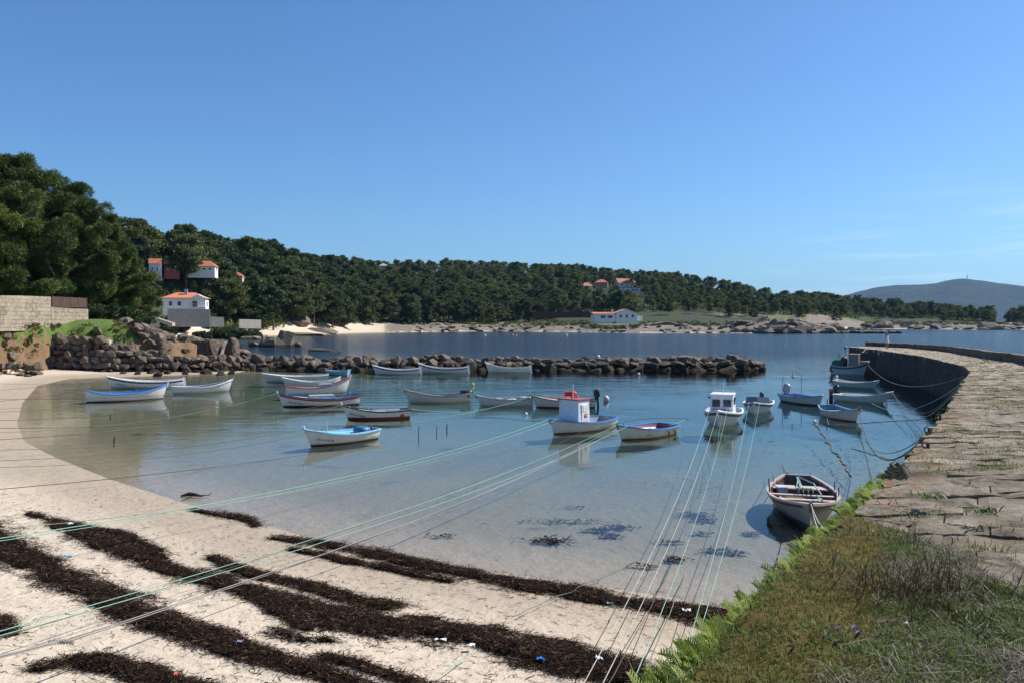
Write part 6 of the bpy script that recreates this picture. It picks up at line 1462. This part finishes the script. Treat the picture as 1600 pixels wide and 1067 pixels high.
for t, sg in ((.33, 1), (.33, -1), (.52, 1), (.50, -1), (.70, 1)): q_ = b26.pt(t, 1, .02); q = MB(); q.tube([(q_[0], sg * q_[1], q_[2]), (q_[0], sg * q_[1], q_[2] + .27)], .016, 6); b26.part('thole_pin', q, M_BLACK)
q = MB(); q.box((-1.3, -.55, .35), (.35, .3, .25), .3); b26.part('blue_white_bag', q, pm('bag_blue_white', (.5, .56, .72), .5)); q = MB(); q.box((.3, -.45, .2), (.5, .12, .05), .5); q.box((.8, -.3, .2), (.4, .1, .04), .9); q.blob((1.15, -.35, .25), (.07, .07, .07)); b26.part('loose_boards', q, M_WOODP)
q = MB(); rr = random.Random(6)
for k in range(4): q.tube([(-2.2, rr.uniform(-.05, .05), .62), (-1.2, rr.uniform(-.2, .1), .45), (-.35, -.1 + .12 * k, .62), (-.3, -.12 + .14 * k, .5)], .016, 5)
q.tube([(-2.2, 0, .62), (-1.0, .35, .66), (.45, .45, .60)], .02, 5); q.tube([(.5, .3, .62), (.9, .5, .45), (1.5, .35, .72), (2.35, .05, .84)], .014, 5); b26.part('mooring_line', q, pm('line_teal', (.30, .46, .42), .8))
b26.text('ROSA', .72, .62, .17, -1, (.12, .11, .11))
q = MB(); rows = [[tuple(np.array(b26.hp(t, f)) * np.array([1, -1, 1]) + np.array([0, -.03, 0])) for f in (.86, .99)] for t in np.linspace(.02, .95, 24)]; q.grid(np.array(rows)); b26.part('rub_rail', q, pm('rub_dark', (.11, .075, .065), .9))

# ------------------------------------------------------------------ ropes, stakes and buoys
M_RG = pm('rope_green', (.24, .48, .36), .7); M_RW = pm('rope_pale', (.44, .47, .41), .7); M_RD = pm('rope_dark', (.10, .085, .06), .9); M_RGY = pm('rope_grey', (.30, .28, .25), .9); M_RFG = pm('rope_dull_green', (.13, .20, .13), .9)
def rope(label, A, B, sag, mat, r=.008, n=26, group=None, wob=.0, seed=0, mid=None):
    A, B = Vector(A), Vector(B); rr = random.Random(seed); pts = []
    for i in range(n + 1):
        t = i / n; p = A.lerp(B, t); p.z -= 4 * sag * t * (1 - t)
        if wob and 0 < i < n: p += Vector((rr.gauss(0, wob), rr.gauss(0, wob), 0))
        pts.append(p)
    b = MB(); b.tube(pts, r, 5); return tag(b.build('mooring_rope', mat, None, True), label, 'rope', group)
def bow(b, k=.99, y=0, dz=.02): return b.world((b.pt(k, 1, 0)[0], y, b.top(k) + dz))
def stern(b, y=0, dz=.02): return b.world((b.pt(0, 1, 0)[0], y, b.top(0) + dz))
rope('thicker of two green ropes from the left sand to the red-roofed cabin boat', P(-120, 858, 1.35), bow(b17), .50, M_RG, .009)
rope('thinner green rope just beside the thicker one to the cabin boat', P(-120, 862, 1.30), bow(b17, .93, .2), .52, M_RG, .0065)
rope('dark rope running below the green ones to the cabin boat', P(-120, 836, 1.2), bow(b17, .95, -.1, -.1), .80, M_RGY, .007)
rope('upper of two pale green ropes from the lower left sand to the open blue boat', P(-160, 1030, 1.05), bow(b18), .42, M_RG, .0075)
rope('lower of two pale green ropes to the open blue boat', P(-160, 1036, 1.02), bow(b18, .9, .3), .47, M_RG, .0075)
rope('thin dark rope under the pale green pair on the seaweed', P(-120, 1030, .95), stern(b17), .62, M_RD, .006)
kn = P(95, 1002, 1.12); far_ = P(965, 672, .55)
rope('upper grey rope from the knot toward the open blue boat', kn, bow(b18, .98, 0, -.15), .40, M_RGY, .009); rope('lower grey rope from the knot toward the open blue boat', kn + Vector((0, 0, -.03)), bow(b18, .9, -.3), .46, M_RGY, .008)
b = MB(); A_ = P(-170, 1062, 1.25)
for k in range(4): o_ = Vector((0, .02 * k - .03, .015 * (k % 2))); b.tube([A_ + o_ * 2, A_.lerp(kn, .5) + Vector((0, 0, -.03)) + o_, kn + o_], .008, 5)
for k in range(9): c = kn + Vector((-.16 + .04 * k, 0, 0)); b.tube([c + Vector((.012 * math.sin(t * .5), .03 * math.cos(t), .03 * math.sin(t))) for t in np.linspace(0, 6.28, 9)], .010, 5)
tag(b.build('mooring_rope', M_RGY, None, True), 'bundle of grey ropes tied in a fat knot above the left sand', 'rope')
for i, (px, py, z, tgt, mt, lab) in enumerate([(872, 1140, 1.0, bow(b19, .97, -.45), M_RW, 'leftmost pale rope from below the pier to the cabin cruiser'), (905, 1140, 1.0, bow(b19, .985, .0), M_RW, 'second pale rope to the cabin cruiser, crossing the seaweed'), (958, 1140, 1.0, bow(b19, .97, .45), M_RG, 'green rope to the cabin cruiser, right of the pale pair'),
        (1036, 1140, 1.0, bow(b20, .97, -.3), M_RG, 'left green rope of the pair to the small motor boat facing the beach'), (1046, 1140, 1.0, bow(b20, .97, .3), M_RG, 'right green rope of the pair to the small motor boat facing the beach')]):
    rope(lab, P(px, py, z), tgt, .62, mt, .0065)
rope('thin dark line sagging to the cabin cruiser through the water', P(930, 1100, .9), bow(b19, .98, .1, -.2), 1.1, M_RD, .007, wob=.01)
rope('dark weedy line hanging to the cruiser beside the green rope', P(985, 1100, .9), bow(b19, .98, .2, -.2), 1.2, M_RFG, .009, wob=.01)
rope('dark rope from the left sand toward the sky blue boat', P(-100, 772, .75), P(490, 708, -.25), .12, M_RD, .013, wob=.01)
rope('upper dull green line from the left sand to the sky blue boat', P(-100, 722, .7), bow(b10), .30, M_RFG, .011); rope('lower dull green line from the left sand to the sky blue boat', P(-100, 730, .65), bow(b10, .95, .2, -.1), .42, M_RFG, .010)
grp = 'thin dark mooring lines crossing the left sand'
for i, (y0, bb, sg) in enumerate([(594, b4, .5), (612, b1, .3), (628, b2, .25), (640, b3, .45), (655, b8, .5), (664, b9, .5), (674, b8, .7), (690, b14, .55), (645, b6, .6), (700, b9, .75), (620, b7, .6)]):
    rope('thin dark mooring line stretched low from the left sand to the left boats', P(-110, y0 + 2, .75), bow(bb) if i not in (2, 3) else stern(bb), sg, M_RD if i % 3 else M_RFG, .012, group=grp)
rope('green line from the red-bottomed boat toward the orange-decked one', stern(b9), P(740, 643, .05), .1, M_RG, .012); rope('green line rising to the cluttered boat', P(640, 660, -.1), b15.world((-2, -.4, .55)), .15, M_RG, .011)
rope('green line from cabin boat stern to the open blue boat', stern(b17, -.4), b18.world((.9, -.6, .55)), -.0, M_RG, .01); rope('green line across the stern of the open blue boat', b18.world((-.9, .8, .55)), P(1070, 655, .5), .05, M_RG, .009); rope('dark curved line looping behind the open blue boat', P(940, 668, .15), P(1078, 655, .35), -.25, M_RD, .012)
rope('thick black mooring rope from the pier ring to the oar boat', P(1450, 678, 3.55), bow(b25, .98, 0, -.05), 1.35, M_RD, .022); rope('black line from the pier ring to the flared-bow boat', P(1452, 676, 3.55), P(1340, 660, .05), .9, M_RD, .010)
rope('upper green rope from the pier corner to the grey raised-motor boat', P(1508, 594, 3.02), P(1360, 628, .1), .9, M_RG, .016); rope('lower green rope from the pier corner dipping into the water', P(1505, 598, 3.02), P(1385, 640, -.05), 1.1, M_RG, .016)
rope('thin dark rope from the pier corner to the trawler', P(1505, 588, 2.95), bow(b22, .98, 0, -.2), 1.2, M_RGY, .016); rope('thin dark rope from the pier corner to the flared-bow boat', P(1505, 592, 2.98), bow(b24, .99), 1.5, M_RGY, .014); rope('pale rope from the pier head down to the trawler roof', P(1352, 545, 2.45), b22.world((1.2, 0, 2.3)), .1, M_RW, .02)
rope('dark line from the arch boat down into the water', bow(b21), P(1295, 664, .0), .1, M_RGY, .013); rope('weed-hung line floating from the arch boat toward the old boat', P(1274, 662, .01), P(1330, 744, .01), 0, M_RD, .03, 40, wob=.05, seed=3)
rope('thin curved line floating left of the pier ring', P(1295, 664, .012), P(1445, 654, .012), 0, M_RD, .014, 40, wob=.03, seed=5); rope('thin dark line floating off the pier edge', P(1400, 720, .012), P(1330, 700, .012), 0, M_RD, .012, 30, wob=.04, seed=8)
bo = bow(b26, .99); rope('left pale rope from the old boat bow into the pier plants', bo, P(1310, 838, 2.5), .2, M_RW, .012); rope('right pale rope from the old boat bow into the pier plants', bo, P(1300, 848, 2.4), .25, M_RW, .012)
rope('left dark stern line of the old boat slanting into the water', b26.world((-1.6, -.75, .6)), P(1208, 737, 0), .05, M_RD, .014); rope('right dark stern line of the old boat slanting into the water', b26.world((-2.3, -.3, .7)), P(1224, 730, 0), .05, M_RD, .014)
rope('thin green cord from the lower seaweed into the shallow water', G(800, 972) + Vector((0, 0, .1)), P(1010, 870, -.1), .0, M_RFG, .007, wob=.02); rope('green cord lying in the bottom seaweed', G(690, 1064) + Vector((0, 0, .1)), G(735, 1032) + Vector((0, 0, .12)), .0, M_RG, .008)
rope('dark rope hanging down the pier side beneath the fronds', P(1100, 1120, 3.6), P(1140, 985, 1.0), .2, M_RD, .01)
for px, y0, y1, lab in [(178, 695, 682, 'short dark stake standing near the left shallows'), (654, 682, 665, 'tall thin stake left of two others in mid bay'), (682, 675, 664, 'thick black stub stake between two thinner ones'), (698, 670, 662, 'small rightmost stake of the three in mid bay'), (172, 652, 647, 'very short stake in the shallow by the blue-railed boat')]:
    p = P(px, y0, 0); h = (y0 - y1) / FPX * p.y; b = MB(); b.tube([p + Vector((0, 0, -.5)), p + Vector((.01, 0, h * .6)), p + Vector((.03, 0, h))], [.035, .03, .025] if 'thin' not in lab else [.02, .018, .015], 6); tag(b.build('mooring_stake', pm('stake_wood', (.04, .03, .025), .9)), lab, 'stake')
def buoy(px, py, r, col, lab, lobes=1):
    p = P(px, py, 0); b = MB(); b.blob((p.x, p.y, r * .7), (r, r, r * 1.1), 14, 10); b.tube([(p.x, p.y, r * 1.7), (p.x, p.y, r * 2.0)], r * .16, 6); b.tube([(p.x, p.y, r * .2), (p.x + .3, p.y, -.3)], .012, 5); tag(b.build('buoy', pm('buoy_%s' % str(col), col, .4), None, True), lab, 'buoy')
buoy(947, 626, .21, (.72, .50, .42), 'large pinkish white buoy right of the orange-decked boat'); buoy(739, 602, .12, (.7, .62, .15), 'small yellow buoy between breakwater and mid bay boats'); buoy(998, 586, .15, (.7, .66, .6), 'small off-white buoy in front of the breakwater'); buoy(1273, 660, .09, (.8, .8, .8), 'tiny white float below the arch boat')
buoy(885, 525, .4, (.8, .8, .78), 'tiny white buoy beyond the breakwater, right of the orange pair'); buoy(801, 524.5, .35, (.75, .35, .25), 'tiny orange-red buoy beyond the breakwater'); buoy(807, 525, .3, (.75, .4, .3), 'second tiny orange buoy right beside the first beyond the breakwater'); buoy(758, 525.5, .4, (.8, .8, .78), 'tiny white buoy beyond the breakwater, left of the orange pair')
buoy(822, 648, .09, (.8, .8, .8), 'tiny white float under the cluttered boat'); buoy(935, 559, .25, (.8, .8, .8), 'white float at the rear edge of the breakwater')

# ------------------------------------------------------------------ the person on the pier
def build_person():
    p = P(1386, 545.2, 2.47); root = empty('person', p, R(8)); root.scale = (1.02,) * 3; tag(root, 'person in white dress with dark hair standing on the far end of the pier', 'person')
    J = {0: ((0, 0, .92), .135), 1: ((0, .005, 1.08), .115), 2: ((0, .01, 1.27), .125), 3: ((0, .01, 1.40), .10), 4: ((0, 0, 1.47), .055), 5: ((0, -.01, 1.56), .085), 6: ((0, -.015, 1.64), .085)}
    E = [(0, 1), (1, 2), (2, 3), (3, 4), (4, 5), (5, 6)]; k = 7
    def ch(par, pts):
        nonlocal k
        for c, r in pts: J[k] = (c, r); E.append((par, k)); par = k; k += 1
        return par
    for s in (-1, 1):
        ch(0, [((.09 * s, 0, .84), .095), ((.10 * s, -.02 * s, .50), .062), ((.10 * s, .02 * s, .30), .055), ((.10 * s, .05 * s, .09), .036), ((.10 * s, .04 * s - .03, .04), .035), ((.11 * s, .04 * s - .14, .03), .028)])
        w = ch(3, [((.15 * s, .01, 1.38), .062), ((.21 * s, .02, 1.16), .042), ((.27 * s, .0, 1.10), .038), ((.25 * s, -.05, .92), .028), ((.25 * s, -.06, .86), .03)])
        for f in range(5):
            a = (f - 2) * .014; ln = (.045, .065, .072, .068, .052)[f]
            ch(w, [((.25 * s + a * .3, -.06 + a, .86 - ln * .6), .009), ((.25 * s + a * .3 - .008 * s, -.062 + a * 1.1, .86 - ln * 1.1), .008)])
    me = bpy.data.meshes.new('body'); me.from_pydata([J[i][0] for i in range(k)], E, []); o = link('body', me, root); md = o.modifiers.new('skin', 'SKIN'); 
    for i in range(k): v = me.skin_vertices[0].data[i]; v.radius = (J[i][1] * (1.25 if i < 4 else 1), J[i][1] * (.85 if i < 4 else 1)); v.use_root = (i == 0)
    sd_ = o.modifiers.new('sub', 'SUBSURF'); sd_.levels = sd_.render_levels = 1; me.materials.append(simple('skin', (.36, .20, .13), .5, .05, 4))
    f = MB(); [f.blob((.032 * s, -.098, 1.615), (.012, .008, .008), 7, 5) for s in (-1, 1)]; f.build('eyes', M_BLACK, root); f = MB(); f.blob((0, -.108, 1.585), (.013, .02, .02), 7, 5); f.blob((0, -.098, 1.555), (.024, .008, .006), 7, 5); [f.blob((.088 * s, 0, 1.60), (.01, .02, .03), 7, 5) for s in (-1, 1)]; f.build('face', bpy.data.materials['skin'], root)
    d = MB(); rows = []
    for z, rx, ry in ((.66, .225, .19), (.80, .205, .17), (.92, .185, .15), (1.05, .155, .12), (1.15, .155, .125), (1.28, .172, .135), (1.36, .14, .11), (1.41, .085, .08)):
        rows.append([((rx + .006 * math.sin(5 * a)) * math.cos(a), ry * math.sin(a), z) for a in np.linspace(0, 2 * math.pi, 25)])
    d.grid(np.array(rows)[::-1]); d.build('white_dress', pm('white_cloth', (.75, .74, .72), .9), root, True)
    h = MB(); h.blob((0, .018, 1.655), (.10, .108, .095), 14, 10); h.blob((0, .075, 1.53), (.075, .045, .13), 10, 8); h.build('hair', pm('dark_hair', (.03, .02, .015), .6), root, True)
build_person()

# ------------------------------------------------------------------ sea air
HAZE = 3.4e-5
hb = MB(); x0, x1, y0, y1, z0, z1 = -9500, 9500, -1500, 13600, -14, 620
hb.add([(x0, y0, z0), (x1, y0, z0), (x1, y1, z0), (x0, y1, z0), (x0, y0, z1), (x1, y0, z1), (x1, y1, z1), (x0, y1, z1)], [[0, 3, 2, 1], [4, 5, 6, 7], [0, 1, 5, 4], [1, 2, 6, 5], [2, 3, 7, 6], [3, 0, 4, 7]])
hm = bpy.data.materials.new('sea_haze'); hm.use_nodes = True; hn = hm.node_tree; hn.nodes.clear(); ho = hn.nodes.new('ShaderNodeOutputMaterial'); hv = hn.nodes.new('ShaderNodeVolumePrincipled')
hv.inputs['Color'].default_value = (.28, .58, 1.0, 1); hv.inputs['Density'].default_value = HAZE; hv.inputs['Anisotropy'].default_value = .2; hn.links.new(hv.outputs[0], ho.inputs['Volume'])
tag(hb.build('haze', hm), kind='stuff')
